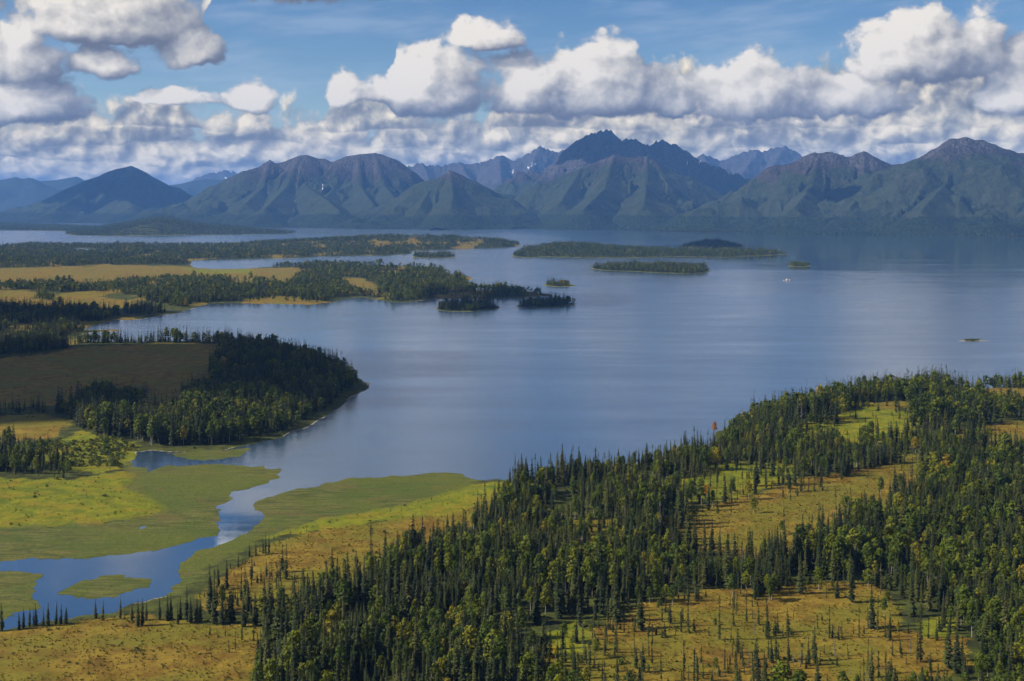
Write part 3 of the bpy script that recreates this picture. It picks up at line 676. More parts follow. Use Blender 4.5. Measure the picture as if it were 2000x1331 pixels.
# ------------------------------------------------------------------ drifting cumulus outside the view; their shade falls on the land
def cloud_material():
    m, nt, b = new_mat('cloud_white', 1.0, 0.0); b.inputs['Base Color'].default_value = (0.9, 0.9, 0.9, 1)
    return m
M_cloud = cloud_material()
def cloud_over(label, x, y, z, rx, ry, alt, thick):
    t = (alt - z) / SDIR.z
    c = Vector((x, y, z)) + SDIR * t
    bm = bmesh.new(); rr = random.Random(len(label) * 7 + int(abs(x)))
    for i in range(26):
        a = rr.uniform(0, 6.28); q = math.sqrt(rr.random()) * 0.78
        lx_, ly_ = math.cos(a) * q * rx, math.sin(a) * q * ry
        r_ = (0.20 + 0.22 * rr.random()) * (1.15 - 0.6 * q)
        g = bmesh.ops.create_icosphere(bm, subdivisions=3, radius=1.0)['verts']
        for v in g:
            n_ = 1 + 0.14 * math.sin(v.co.x * 5 + i) * math.sin(v.co.y * 6 + 2 * i) + 0.08 * math.sin(v.co.z * 11 + i) * math.sin(v.co.x * 13)
            v.co = Vector((lx_ + v.co.x * r_ * rx * n_, ly_ + v.co.y * r_ * ry * n_, max(v.co.z, -0.25) * thick * n_ * (0.6 + r_)))
    me = bpy.data.meshes.new('cloud'); bm.to_mesh(me); bm.free()
    for p_ in me.polygons: p_.use_smooth = True
    me.materials.append(M_cloud)
    o = bpy.data.objects.new('cloud', me); col.objects.link(o); o.location = c; o['kind'] = 'stuff'; o['label'] = label
def gxy(px, py): 
    a, b_ = ground(px, py); return float(a), float(b_)
x_, y_ = gxy(330, 736); cloud_over('flat cumulus shading the near peninsula', x_ - 112, y_, 5, 265, 290, 1500, 220)
x_, y_ = gxy(40, 622); cloud_over('small cumulus shading the dark wood by the cove', x_ - 150, y_, 5, 330, 170, 1650, 150)
x_, y_ = gxy(975, 586); cloud_over('small cumulus shading the point and its two islets', x_, y_, 5, 150, 260, 1800, 120)
x_, y_ = gxy(1392, 481); cloud_over('small cumulus shading the rounded island', x_, y_, 5, 220, 330, 1900, 150)
cloud_over('broad cumulus shading the highest peak', 1050, 13300, 850, 900, 700, 3300, 350)
cloud_over('cumulus shading the slopes right of the highest peak', 2000, 13000, 500, 700, 900, 3300, 300)
cloud_over('broad cumulus shading the pyramid peak', -4650, 14900, 450, 1500, 1500, 3600, 350)
cloud_over('small cumulus shading the lower slope of the flat-topped mountain', 2480, 8900, 150, 150, 260, 2400, 120)

# ------------------------------------------------------------------ boulders awash in mid lake
def boulder_material():
    m, nt, b = new_mat('pale_rock', 0.85, 0.2); p = wpos(nt)
    nt.links.new(mixc(nt, noise(nt, p, 0.7, 4.0, 0.6).step(0.35, 0.65), (0.50, 0.42, 0.36), (0.34, 0.29, 0.26)).s, b.inputs['Base Color']); return m
M_boulder = boulder_material()
for (px, py, w, hh, lab) in ((1531, 548.6, 2.6, 1.3, 'leftmost pale boulder of three awash in the open lake'), (1537.5, 547.6, 4.2, 3.2, 'largest pale boulder of three awash in the open lake'), (1543, 548.2, 3.0, 2.6, 'rightmost pale boulder of three awash in the open lake')):
    x_, y_ = gxy(px, py); bm = bmesh.new(); bmesh.ops.create_icosphere(bm, subdivisions=3, radius=1.0)
    for v in bm.verts:
        c = v.co.copy(); k_ = 1 + 0.16 * math.sin(c.x * 3.1 + px) * math.cos(c.y * 4.3) + 0.10 * math.sin(c.z * 6 + c.x * 5 + py) + 0.05 * math.sin(c.y * 13 + c.x * 11)
        v.co = Vector((c.x * w * k_, c.y * w * 0.8 * k_, c.z * hh * k_))
    me = bpy.data.meshes.new('boulder'); bm.to_mesh(me); bm.free(); me.materials.append(M_boulder)
    o = bpy.data.objects.new('boulder', me); col.objects.link(o); o.location = (x_, y_, 0.0); o.rotation_euler = (0, 0, px); o['label'] = lab; o['category'] = 'rock'; o['group'] = 'boulders awash in the lake'
# ------------------------------------------------------------------ tree materials
def leaf_material(name, ramp, rough=0.7, trans=0.0, nscale=0.6):
    m, nt, b = new_mat(name, rough, 0.15)
    oi = nt.nodes.new('ShaderNodeObjectInfo')
    r = nt.nodes.new('ShaderNodeValToRGB'); nt.links.new(oi.outputs['Random'], r.inputs[0])
    e = r.color_ramp.elements; e[0].position = ramp[0][0]; e[0].color = (*ramp[0][1], 1); e[1].position = ramp[-1][0]; e[1].color = (*ramp[-1][1], 1)
    for p_, c_ in ramp[1:-1]:
        k = e.new(p_); k.color = (*c_, 1)
    t = nt.nodes.new('ShaderNodeTexCoord')
    n = noise(nt, V(nt, t.outputs['Object']), nscale, 3.0, 0.6)
    c = mixc(nt, n.step(0.30, 0.70) * 0.55, V(nt, r.outputs[0]), (0.45, 0.48, 0.42), 'MULTIPLY')
    nt.links.new(c.s, b.inputs['Base Color'])
    if trans:
        tr = nt.nodes.new('ShaderNodeBsdfTranslucent'); nt.links.new(c.s, tr.inputs['Color'])
        mx = nt.nodes.new('ShaderNodeMixShader'); mx.inputs[0].default_value = trans
        nt.links.new(b.outputs[0], mx.inputs[1]); nt.links.new(tr.outputs[0], mx.inputs[2])
        nt.links.new(mx.outputs[0], nt.nodes['Material Output'].inputs['Surface'])
    return m
M_spruce = leaf_material('spruce_needles', [(0, (0.015, 0.023, 0.006)), (0.5, (0.029, 0.038, 0.008)), (0.85, (0.050, 0.058, 0.010)), (1, (0.070, 0.066, 0.016))], 0.75)
M_birch = leaf_material('birch_leaves', [(0, (0.055, 0.085, 0.008)), (0.5, (0.105, 0.138, 0.009)), (0.90, (0.175, 0.185, 0.010)), (0.975, (0.20, 0.18, 0.012)), (0.992, (0.30, 0.23, 0.012)), (1, (0.30, 0.20, 0.012))], 0.6, 0.3)
M_orange = leaf_material('orange_leaves', [(0, (0.46, 0.17, 0.015)), (1, (0.50, 0.22, 0.02))], 0.6, 0.3)
M_yellow = leaf_material('yellow_leaves', [(0, (0.40, 0.29, 0.012)), (1, (0.48, 0.33, 0.015))], 0.6, 0.3)
M_shrub = leaf_material('shrub_leaves', [(0, (0.050, 0.072, 0.014)), (0.6, (0.095, 0.12, 0.018)), (1, (0.16, 0.15, 0.02))], 0.7, 0.2)
def bark(name, a, b_):
    m, nt, b = new_mat(name, 0.9, 0.1)
    t = nt.nodes.new('ShaderNodeTexCoord'); n = noise(nt, scaled(nt, V(nt, t.outputs['Object']), 2, 2, 6), 1.0, 3, 0.6)
    nt.links.new(mixc(nt, n.step(0.4, 0.65), a, b_).s, b.inputs['Base Color']); return m
M_bark = bark('spruce_bark', (0.06, 0.045, 0.035), (0.12, 0.10, 0.085))
M_bbark = bark('birch_bark', (0.42, 0.39, 0.34), (0.12, 0.10, 0.08))
M_dead = bark('dead_wood', (0.16, 0.145, 0.13), (0.09, 0.08, 0.075))

# ------------------------------------------------------------------ tree meshes (normalised: built at real size for a tree of height h)
def mesh_from(name, v, f, mat, slots=None):
    me = bpy.data.meshes.new(name); me.from_pydata(v, [], f); me.update()
    for m_ in (mat if isinstance(mat, list) else [mat]): me.materials.append(m_)
    if slots is not None: me.polygons.foreach_set('material_index', np.array(slots, np.int32))
    return me
def trunk_geo(h, r, rnd, sides=5, segs=4, lean=0.0, limbs=()):
    v = []; f = []
    ax = rnd.uniform(-lean, lean); ay = rnd.uniform(-lean, lean)
    for i in range(segs + 1):
        t = i / segs
        for k in range(sides):
            a = 2 * math.pi * k / sides
            rr = r * (1 - 0.93 * t) * (1.25 if i == 0 else 1)
            v.append((ax * t * t * h + rr * math.cos(a), ay * t * t * h + rr * math.sin(a), -0.4 + (h + 0.4) * t))
    for i in range(segs):
        for k in range(sides):
            f.append((i * sides + k, i * sides + (k + 1) % sides, (i + 1) * sides + (k + 1) % sides, (i + 1) * sides + k))
    for (p0, p1, r0) in limbs:
        b0 = len(v); d = Vector(p1) - Vector(p0); s = d.orthogonal().normalized(); t2 = d.cross(s).normalized()
        for p, rr in ((Vector(p0), r0), (Vector(p1), r0 * 0.25)):
            for k in range(3):
                a = 2 * math.pi * k / 3; q = p + s * rr * math.cos(a) + t2 * rr * math.sin(a); v.append(tuple(q))
        for k in range(3): f.append((b0 + k, b0 + (k + 1) % 3, b0 + 3 + (k + 1) % 3, b0 + 3 + k))
    return v, f
def spruce_geo(h, R, rnd, levels, per, club=False, low=0.06, widen=1.0):
    v = []; f = []
    sweep = rnd.uniform(0, 6.28)
    for i in range(levels):
        t = (i + rnd.uniform(-.3, .3)) / (levels - 1); t = min(max(t, 0), 1)
        z = h * (low + (0.99 - low) * t)
        base = (1 - t) ** 0.70
        if club: base = 0.55 * (1 - t) ** 0.5 + 0.25 * math.exp(-((t - 0.88) / 0.07) ** 2) - 0.12 * math.exp(-((t - .7) / .1) ** 2)
        if t < 0.10: base *= 0.65 + 3 * t
        rr = R * max(base, 0.05) * rnd.uniform(0.72, 1.22)
        off = rnd.uniform(0, 6.28)
        for k in range(per):
            if rnd.random() < 0.10: continue
            a = off + 2 * math.pi * k / per + rnd.uniform(-.35, .35)
            r = rr * rnd.uniform(0.65, 1.2) * (1 + 0.18 * math.cos(a - sweep))
            dr = r * (rnd.uniform(0.25, 0.60) - 0.35 * t)
            w = widen * (0.30 * r + 0.10 * R) * rnd.uniform(0.8, 1.3)
            c, s = math.cos(a), math.sin(a)
            zz = z + rnd.uniform(-.5, .5) * h / levels
            b0 = len(v)
            v += [(0, 0, zz + 0.10 * r), (0.55 * r * c - w * s, 0.55 * r * s + w * c, zz - dr * 0.62 - 0.16 * r), (r * c, r * s, zz - dr), (0.55 * r * c + w * s, 0.55 * r * s - w * c, zz - dr * 0.62 - 0.16 * r), (0.6 * r * c, 0.6 * r * s, zz - dr * .4 + 0.06 * r)]
            f += [(b0, b0 + 1, b0 + 4), (b0 + 1, b0 + 2, b0 + 4), (b0 + 2, b0 + 3, b0 + 4), (b0 + 3, b0, b0 + 4)]
    b0 = len(v); q = 0.016 * h
    v += [(q, 0, h * .91), (-q * .5, q * .87, h * .91), (-q * .5, -q * .87, h * .91), (0, 0, h * 1.012)]
    f += [(b0, b0 + 1, b0 + 3), (b0 + 1, b0 + 2, b0 + 3), (b0 + 2, b0, b0 + 3)]
    return v, f
def birch_geo(h, R, rnd, lumps, per, leaf, low=0.28):
    v = []; f = []; limbs = []
    cs = []
    for i in range(lumps):
        t = (i + 0.5) / lumps
        z = h * (low + 0.10 + (0.86 - low) * t)
        prof = math.sin(math.pi * min(1, (0.25 + 0.75 * t))) ** 0.6 if t > 0.3 else 0.8 + 0.4 * t
        a = i * 2.4 + rnd.uniform(-.5, .5); d = R * 0.55 * prof * rnd.uniform(0.5, 1.1) * (0.25 if i == lumps - 1 else 1)
        cs.append((d * math.cos(a), d * math.sin(a), z, R * rnd.uniform(0.42, 0.62) * (0.75 if t > .8 else 1)))
        limbs.append(((0, 0, z - h * 0.14), (d * math.cos(a), d * math.sin(a), z), h * 0.007))
    for (cx, cy, cz, r) in cs:
        for k in range(per):
            n = Vector((rnd.gauss(0, 1), rnd.gauss(0, 1), rnd.gauss(0.25, 1))).normalized()
            q = Vector((cx, cy, cz)) + n * r * rnd.uniform(0.70, 1.08)
            q.z = cz + (q.z - cz) * 0.85
            nn = (n + Vector((rnd.uniform(-.7, .7), rnd.uniform(-.7, .7), rnd.uniform(-.3, .7)))).normalized()
            s = nn.orthogonal().normalized(); s = (s * math.cos(k) + nn.cross(s) * math.sin(k)); t2 = nn.cross(s)
            L = leaf * rnd.uniform(0.7, 1.3)
            b0 = len(v)
            v += [tuple(q - s * L), tuple(q + t2 * L * .6 + nn * L * .15), tuple(q + s * L), tuple(q - t2 * L * .6 - nn * L * .1)]
            f.append((b0, b0 + 1, b0 + 2, b0 + 3))
    return v, f, limbs
def joined(name, parts):
    v = []; f = []; sl = []; mats = []
    for (pv, pf, m_) in parts:
        b0 = len(v); v += pv; f += [tuple(i + b0 for i in q) for q in pf]
        mats.append(m_); sl += [len(mats) - 1] * len(pf)
    return mesh_from(name, v, f, mats, sl)

rnd = random.Random(11)
SPR = []      # (crown mesh, trunk mesh, joined LOD meshes)
for i in range(8):
    slim = i >= 5
    h = 15.0; R = (rnd.uniform(1.5, 2.3) if not slim else rnd.uniform(1.15, 1.5))
    cv, cf = spruce_geo(h, R, rnd, 30 if not slim else 26, 8, club=slim and i != 5)
    tv, tf = trunk_geo(h * 0.97, 0.17 if not slim else 0.11, rnd, 5, 3)
    l1 = spruce_geo(h, R * 1.05, rnd, 15, 6, club=slim and i != 5, widen=1.25)
    l2 = spruce_geo(h, R * 1.1, rnd, 8, 4, club=False, widen=1.7)
    SPR.append(dict(crown=mesh_from('spruce_crown', cv, cf, M_spruce), trunk=mesh_from('spruce_trunk', tv, tf, M_bark),
                    lod0=joined('spruce_whole', [(cv, cf, M_spruce), (tv, tf, M_bark)]), lod1=mesh_from('spruce_mid', *l1, M_spruce), lod2=mesh_from('spruce_far', *l2, M_spruce), slim=slim))
BIR = []
for i in range(6):
    h = 12.0; R = rnd.uniform(2.3, 3.4)
    lv, lf, limbs = birch_geo(h, R, rnd, 9 + i % 3, 46, 0.46)
    tv, tf = trunk_geo(h * 0.9, 0.16, rnd, 5, 4, 0.02, limbs)
    l1 = birch_geo(h, R, rnd, 7, 22, 0.72); l2 = birch_geo(h, R, rnd, 5, 9, 1.25)
    BIR.append(dict(crown=mesh_from('birch_crown', lv, lf, M_birch), trunk=mesh_from('birch_trunk', tv, tf, M_bbark), geo=(lv, lf),
                    lod0=joined('birch_whole', [(lv, lf, M_birch), (tv, tf, M_bbark)]), lod1=mesh_from('birch_mid', l1[0], l1[1], M_birch), lod2=mesh_from('birch_far', l2[0], l2[1], M_birch)))
M_tuss = leaf_material('tussock_grass', [(0, (0.30, 0.19, 0.030)), (0.4, (0.22, 0.135, 0.020)), (0.7, (0.17, 0.16, 0.020)), (1, (0.095, 0.092, 0.016))], 0.9, 0.15)
TUS = []
for i in range(4):
    v_ = []; f_ = []
    for k in range(11):
        a = rnd.uniform(0, 6.28); r0 = rnd.uniform(0, .25); r1 = r0 + rnd.uniform(.1, .4); zt_ = rnd.uniform(.25, .6); w = .09
        c, s_ = math.cos(a), math.sin(a); b0 = len(v_)
        v_ += [(r0 * c - w * s_, r0 * s_ + w * c, -.1), (r0 * c + w * s_, r0 * s_ - w * c, -.1), (r1 * c + w * s_, r1 * s_ - w * c, zt_), (r1 * c - w * s_, r1 * s_ + w * c, zt_)]
        f_.append((b0, b0 + 1, b0 + 2, b0 + 3))
    TUS.append(mesh_from('tussock_whole', v_, f_, M_tuss))
SHR = []
for i in range(4):
    v_, f_, _ = birch_geo(1.6, 1.5, rnd, 5, 16, 0.34, low=0.0)
    SHR.append(mesh_from('shrub_whole', v_, f_, M_shrub))

for h, R in ((14.0, 1.0), (10.0, 0.9)):      # dead standing spruces
    cv, cf = spruce_geo(h, R, rnd, 16, 4, club=False, low=.2, widen=.35)
    tv, tf = trunk_geo(h * 0.98, 0.16, rnd, 5, 3, 0.02)
    w_ = joined('snag_whole', [(cv, cf, M_dead), (tv, tf, M_dead)])
    SPR.append(dict(crown=mesh_from('snag_crown', cv, cf, M_dead), trunk=mesh_from('snag_trunk', tv, tf, M_dead), lod0=w_, lod1=w_, lod2=SPR[6]['lod2'], slim=True))
# ------------------------------------------------------------------ where the woods stand
#  outline, density, share of birch, height factor
WOODS = [
 (LAND_C[:19] + [(376,513),(350,520),(300,518),(190,522),(63,524),(0,525),(-900,527)], .95, .34, 1.0),
 ([(-900,562),(0,559),(105,556),(315,547),(500,550),(545,562),(550,566),(565,556),(590,540),(575,532),(525,524),(650,517),(713,518),(830,522),(877,528),(905,538),(926,544),(930,558),(905,563),(1000,567),(1070,574),(1078,578),(944,583),(849,583),(800,589),(776,590),(740,584),(706,579),(674,582),(650,588),(600,594),(540,592),(470,591),(402,592),(370,603),(340,600),(300,592),(266,582),(210,575),(115,575),(52,570),(-900,568)], .95, .40, 1.0),
 ([(75,536),(185,533),(190,539),(80,541)], .5, .1, .8), ([(402,531),(430,527.5),(500,528),(500,533),(410,534)], .9, .1, 1.0), ([(-300,536),(20,535),(22,540),(-300,541)], .4, .1, .7),
 ([(-900,600),(0,605),(60,607),(120,608),(220,613),(235,620),(190,630),(172,642),(168,650),(100,661),(60,652),(-900,652)], .95, .22, 1.05),
 ([(245,604),(335,611),(300,618),(250,616)], .9, .15, 1.0), ([(30,590),(55,579),(115,583),(105,590),(35,594)], .9, .4, .9), ([(205,584),(262,591),(258,596),(206,588)], .6, .2, .9),
 ([(-900,664),(0,665),(110,664),(125,672),(146,684),(100,690),(0,703),(-900,710)], .95, .12, 1.0),
 ([(130,667),(172,669),(400,669),(480,670),(530,682),(610,703),(690,733),(716,749),(714,757),(676,785),(638,808),(604,833),(547,852),(490,866),(450,874),(380,881),(323,880),(290,872),(240,864),(190,862),(155,845),(150,830),(200,826),(270,823),(370,818),(380,815),(360,805),(353,790),(385,772),(414,760),(412,738),(428,716),(475,695),(478,690),(440,680),(380,672),(290,674),(130,675)], 1.0, .30, 1.1),
 ([(172,690),(200,685),(265,688),(272,696),(210,699),(170,697)], .95, .1, 1.0),
 ([(103,815),(150,803),(180,788),(213,783),(250,783),(285,792),(290,805),(270,820),(200,826),(140,830)], .95, .15, 1.15),
 ([(-400,804),(0,802),(100,804),(103,818),(0,819),(-400,820)], .35, .2, .8),
 ([(-400,866),(0,870),(30,878),(62,905),(100,912),(140,918),(142,940),(60,938),(0,930),(-400,930)], .62, .35, .95), ([(62,878),(95,868),(190,880),(240,890),(200,905),(110,912)], .25, .3, .7),
 ([(-400,985),(0,984),(60,988),(150,992),(148,1003),(60,1008),(-400,1008)], .85, .08, .95),
 ([(1000,944),(1040,944),(1100,932),(1200,917),(1300,894),(1380,884),(1400,855),(1440,824),(1500,810),(1600,799),(1625,780),(1700,773),(1800,771),(1900,767),(2000,760),(2900,738),(2900,1650),(480,1650),(490,1340),(505,1290),(525,1240),(400,1226),(385,1216),(400,1197),(470,1197),(520,1205),(560,1207),(600,1195),(660,1168),(665,1160),(700,1138),(765,1108),(800,1090),(860,1064),(900,1045),(950,1010),(1000,972)], 1.0, .34, 0.93),
]
SPARSE = [([(1225,1205),(1330,1178),(1470,1160),(1500,1340),(1230,1400),(1030,1400),(1035,1307),(1066,1283),(1140,1249)], 0.52), ([(1440,1195),(1560,1215),(1750,1245),(1760,1400),(1440,1400)], 0.48), ([(1440,1150),(1640,1146),(1650,1165),(1500,1172),(1440,1170)], 0.71),
          ([(1290,950),(1440,912),(1600,900),(1650,930),(1560,950),(1470,985),(1330,1010),(1280,990)], 0.75), ([(1300,990),(1470,972),(1640,935),(1660,955),(1520,1000),(1340,1025)], 0.24), ([(1545,852),(1800,830),(1797,840),(1745,898),(1600,905)], 0.24),
          ([(385,1150),(500,1120),(640,1120),(600,1175),(520,1195),(400,1195)], 0.48), ([(420,1240),(525,1235),(510,1320),(430,1320)], 0.36), ([(1117,1022),(1210,1020),(1210,1046),(1117,1048)], 0.48), ([(1690,1240),(1900,1250),(1890,1280),(1700,1300)], 0.48)]
# thinner stands in which the floor shows
THIN = [([(1050,1000),(1100,945),(1230,930),(1340,915),(1300,990),(1200,1030),(1060,1040)], .45), ([(1560,890),(1700,880),(1850,850),(2100,830),(2100,870),(1880,880),(1780,910),(1600,930)], .5), ([(1330,1060),(1600,1080),(1560,1120),(1330,1110)], .6), ([(960,1180),(1240,1180),(1250,1260),(1040,1330),(960,1330)], .5), ([(1740,1150),(1900,1210),(1960,1400),(1740,1400)], .55), ([(560,1215),(700,1170),(720,1230),(600,1330),(520,1330)], .65)]
# land cleared of tall trees inside the near forest
OPEN_K = 0.012
bands = [(300, 700, 3.5), (700, 1100, 3.6), (1100, 1700, 4.3), (1700, 2600, 5.6), (2600, 4000, 7.6), (4000, 7800, 11.0)]
cand = []
for d0_, d1_, sp_ in bands:
    xs = np.arange(-0.56 * d1_, 0.56 * d1_, sp_); ys = np.arange(d0_, d1_, sp_)
    a, b_ = np.meshgrid(xs, ys)
    a = a + rng.uniform(-.5, .5, a.shape) * sp_; b_ = b_ + rng.uniform(-.5, .5, a.shape) * sp_
    k = np.abs(a) < 0.54 * b_ + 30
    cand.append(np.stack([a[k], b_[k], np.full(k.sum(), sp_)], -1))
cand = np.concatenate(cand)
CX, CY = cand[:, 0], cand[:, 1]
WX, WY = warp(CX, CY, 0.0045)
def inside(polys_pts, X, Y):
    r = np.zeros(X.shape, bool)
    p = P(polys_pts); k = (X > p[:, 0].min()) & (X < p[:, 0].max()) & (Y > p[:, 1].min()) & (Y < p[:, 1].max())
    if k.any():
        xs, ys = X[k], Y[k]; ins = np.zeros(xs.shape, bool)
        for i in range(len(p)):
            ax, ay = p[i]; bx, by = p[(i + 1) % len(p)]
            if ay != by: ins ^= ((ay > ys) != (by > ys)) & (xs < (bx - ax) * (ys - ay) / (by - ay) + ax)
        r[k] = ins
    return r
dens = np.zeros(CX.shape); bsh = np.zeros(CX.shape); hfac = np.ones(CX.shape); bog = np.zeros(CX.shape, bool)
for pts, dn, bs_, hf in WOODS:
    k = inside(pts, WX, WY); dens[k] = dn; bsh[k] = bs_; hfac[k] = hf
opened = np.zeros(CX.shape, bool)
jt = np.where(CY < 1500, 8.0, 0.0)
JX = WX + jt * (0.9 * fbm(CX / 24, CY / 24, 3, 81) * 2 + rng.normal(0, .9, CX.shape)); JY = WY + jt * (1.2 * fbm(CX / 24 + 9, CY / 24, 3, 82) * 2 + rng.normal(0, 1.1, CX.shape))
for pts in GOLD + MEADOW + BRUSH: opened |= inside(pts, JX, JY)
dens = np.where(opened, np.where(CY < 1300, OPEN_K * 0.5, 0.001), dens); bog |= opened
spz = np.zeros(CX.shape, bool)
for pts, dn in SPARSE:
    k = inside(pts, WX, WY); spz |= k
    cl_ = np.clip(0.35 + 1.9 * fbm(CX / 20, CY / 20, 2, 77), 0.06, 1.7)
    dens = np.where(k & opened, dn * cl_, dens)
bsh = np.where(bog, 0.04, bsh)
gap = fbm(CX / 30, CY / 30, 3, 55)
dens = np.where(~bog & (gap < -0.62), dens * 0.2, dens)
dens = np.where(bog, dens, dens * np.where(CY < 1100, 0.92, 1.0))
brk = fbm(CX / 120, CY / 190, 3, 57)
dens = np.where((CY > 1500) & (brk < -0.28), dens * 0.10, dens)
for pts, dn in THIN:
    k = inside(pts, WX, WY) & ~opened; dens = np.where(k, dens * np.clip(dn + 1.1 * fbm(CX / 22, CY / 22, 2, 66), 0.08, 1), dens); bsh = np.where(k, bsh * 0.6, bsh)
k = rng.random(CX.shape) < dens
TX, TY, TS = CX[k], CY[k], cand[k, 2]; TB, TH, TG = bsh[k], np.where(bog & ~spz, 0.38, hfac)[k], bog[k]
TZ = ground_z(TX, TY)
k = TZ > np.where(TY > 800, 0.75, 0.45)
TX, TY, TZ, TS, TB, TH, TG = (q[k] for q in (TX, TY, TZ, TS, TB, TH, TG))
# islands
ia = [(TX, TY, TZ, TS, TB, TH, TG)]
for key, (poly, (X, Y, Z, sd)) in ISL.items():
    if key == 'bar': continue
    y_m = Y.mean(); sp_ = 4.5 if y_m < 2900 else 6.0 if y_m < 4000 else 8.5 if y_m < 6000 else (11.0 if key == 'hill' else 17.0)
    xs = np.arange(X.min(), X.max(), sp_); ys = np.arange(Y.min(), Y.max(), sp_)
    a, b_ = np.meshgrid(xs, ys); a = (a + rng.uniform(-.5, .5, a.shape) * sp_).ravel(); b_ = (b_ + rng.uniform(-.5, .5, b_.shape) * sp_).ravel()
    k = np.abs(a) < 0.47 * b_; a, b_ = a[k], b_[k]
    aw, bw = warp(a, b_, 0.0022)
    s_ = sdf(aw, bw, poly)
    k = s_ > (3.0 if key != 'tiny' else 4.5)
    if key == 'tiny':
        k &= np.abs((a / b_ * F + 1000) - 1090) < 22
    a, b_ = a[k], b_[k]
    px_ = a / b_ * F + 1000; py_ = HOR + F * H / b_
    ix = np.clip(((px_ - (X[0, 0] / Y[0, 0] * F + 1000)) / ((X[0, -1] - X[0, 0]) / Y[0, 0] * F) * (X.shape[1] - 1)).round().astype(int), 0, X.shape[1] - 1)
    pr0 = HOR + F * H / Y[0, 0]; pr1 = HOR + F * H / Y[-1, 0]
    iy = np.clip(((py_ - pr0) / (pr1 - pr0) * (X.shape[0] - 1)).round().astype(int), 0, X.shape[0] - 1)
    z_ = Z[iy, ix]
    n_ = len(a)
    ia.append((a, b_, z_, np.full(n_, sp_), np.full(n_, .9 if key == 'speck' else .25), np.full(n_, .75 if key in ('tiny', 'speck') else 1.0), np.zeros(n_, bool)))
# far shore fringe below the mountains
a = rng.uniform(-6500, 6500, 170000); b_ = rng.uniform(6300, 12500, 170000)
k = np.abs(a) < 0.56 * b_; a, b_ = a[k], b_[k]
aw, bw = warp(a, b_, 0.0025); s_ = sdf(aw, bw, pFar)
k = (s_ > 15) & (s_ < 1500) & (rng.random(a.shape) < np.exp(-s_ / 1300.0)); a, b_, s_ = a[k], b_[k], s_[k]
z_ = np.minimum(4 * (1 - np.exp(-s_ / 60)) + 0.004 * s_ * (1 + 0.6 * fbm(a / 900, b_ / 900, 3, 21)), 60)
ia.append((a, b_, z_, np.full(a.shape, 30.0), np.full(a.shape, .2), np.full(a.shape, 1.15), np.zeros(a.shape, bool)))
TX, TY, TZ, TS, TB, TH, TG = (np.concatenate(q) for q in zip(*ia))
n = len(TX)
clump = fbm(TX / 45, TY / 45, 3, 41)
is_b = rng.random(n) < np.clip(TB + 0.55 * clump * (TB > 0.06), 0.02, 0.92)
big = np.clip(1 + 0.42 * fbm(TX / 50, TY / 50, 2, 91), 0.6, 1.35)
hgt = np.where(is_b, rng.normal(10.8, 2.4, n), rng.normal(14.3, 3.9, n)) * TH * big
hgt = np.where(TG, np.where(is_b, rng.uniform(3, 6, n), (rng.gamma(3.0, 2.1, n) + 1.2) * TH), hgt)
hgt = np.clip(hgt, 1.5, 22)
var = np.where(is_b, rng.integers(0, len(BIR), n), np.where(TG | (rng.random(n) < 0.3), rng.integers(5, 8, n), rng.integers(0, 5, n)))
dead = ~is_b & (TY < 1400) & (rng.random(n) < np.where(TG, 0.10, 0.035))
var = np.where(dead, rng.integers(8, 10, n), var)
fat = np.where(TS > 9, 1.5, np.where(TS > 5, 1.15, 1.0)) * np.where(TG & ~is_b, 0.85 + 0.9 / np.maximum(hgt / 4, 1), 1.0) * rng.uniform(0.85, 1.2, n)
rot = rng.uniform(0, 6.283, n)
# ------------------------------------------------------------------ single trees standing where the photograph shows them: column, row of the foot, height in rows
LONE = {
 'dark spruce on the near river bank at lower left': [(2,1234,57),(37,1231,37),(46,1229,41),(58,1225,39),(66,1225,40),(70,1223,44),(85,1223,35),(94,1225,48),(110,1221,44),(119,1221,40),(129,1221,35),(186,1210,39),(201,1214,40),(235,1211,41),(243,1212,24),(258,1216,37),(269,1229,53),(277,1227,55),(286,1216,37),(312,1216,46),(326,1218,50),(335,1216,52),(347,1225,40),(352,1216,46),(365,1220,72),(372,1222,50),(384,1220,52),(391,1220,50)],
 'small thin spruce alone in the golden foreground bog': [(50,1291,12),(151,1241,14),(132,1242,10),(254,1306,11),(277,1280,16),(240,1272,8),(410,1247,22),(440,1251,20),(345,1241,8)],
 'dark spruce between river channel and golden meadow': [(487,1090,29),(499,1090,30),(514,1087,40),(519,1088,46),(525,1087,42),(535,1060,19),(568,1048,15),(599,1043,10),(465,1112,27),(474,1107,17),(479,1104,24),(443,1120,22),(450,1114,14),(426,1150,44),(443,1157,59),(411,1159,30)],
 'lone spruce in the gold bog at the left edge': [(25,871,32)],
 'lone spruce standing in the small green clearing': [(1671,846,22)],
 'lone spruce on the upper rim of the big tawny clearing': [(1761,928,24)],
}
ORD = 'first second third fourth fifth sixth seventh eighth ninth tenth eleventh twelfth thirteenth fourteenth fifteenth sixteenth seventeenth eighteenth nineteenth twentieth'.split()
ORD += ['twenty-' + w for w in ORD[:9]] + ['thirtieth'] + ['thirty-' + w for w in ORD[:9]] + ['fortieth'] + ['forty-' + w for w in ORD[:9]]
def tree(kind, x, y, z, h, v, f, r, label, group, crown=None):
    src = SPR[v] if kind == 'spruce_tree' else BIR[v]
    base = 15.0 if kind == 'spruce_tree' else 12.0
    e = bpy.data.objects.new(kind, None); col.objects.link(e)
    e.location = (x, y, z); e.rotation_euler = (rnd.gauss(0, .02), rnd.gauss(0, .02), r); s = h / base; e.scale = (s * f, s * f, s)
    e['label'] = label; e['category'] = 'tree'
    if group: e['group'] = group
    for nm, me in (('trunk', src['trunk']), ('crown', crown or src['crown'])):
        c = bpy.data.objects.new(nm, me); col.objects.link(c); c.parent = e
    return e
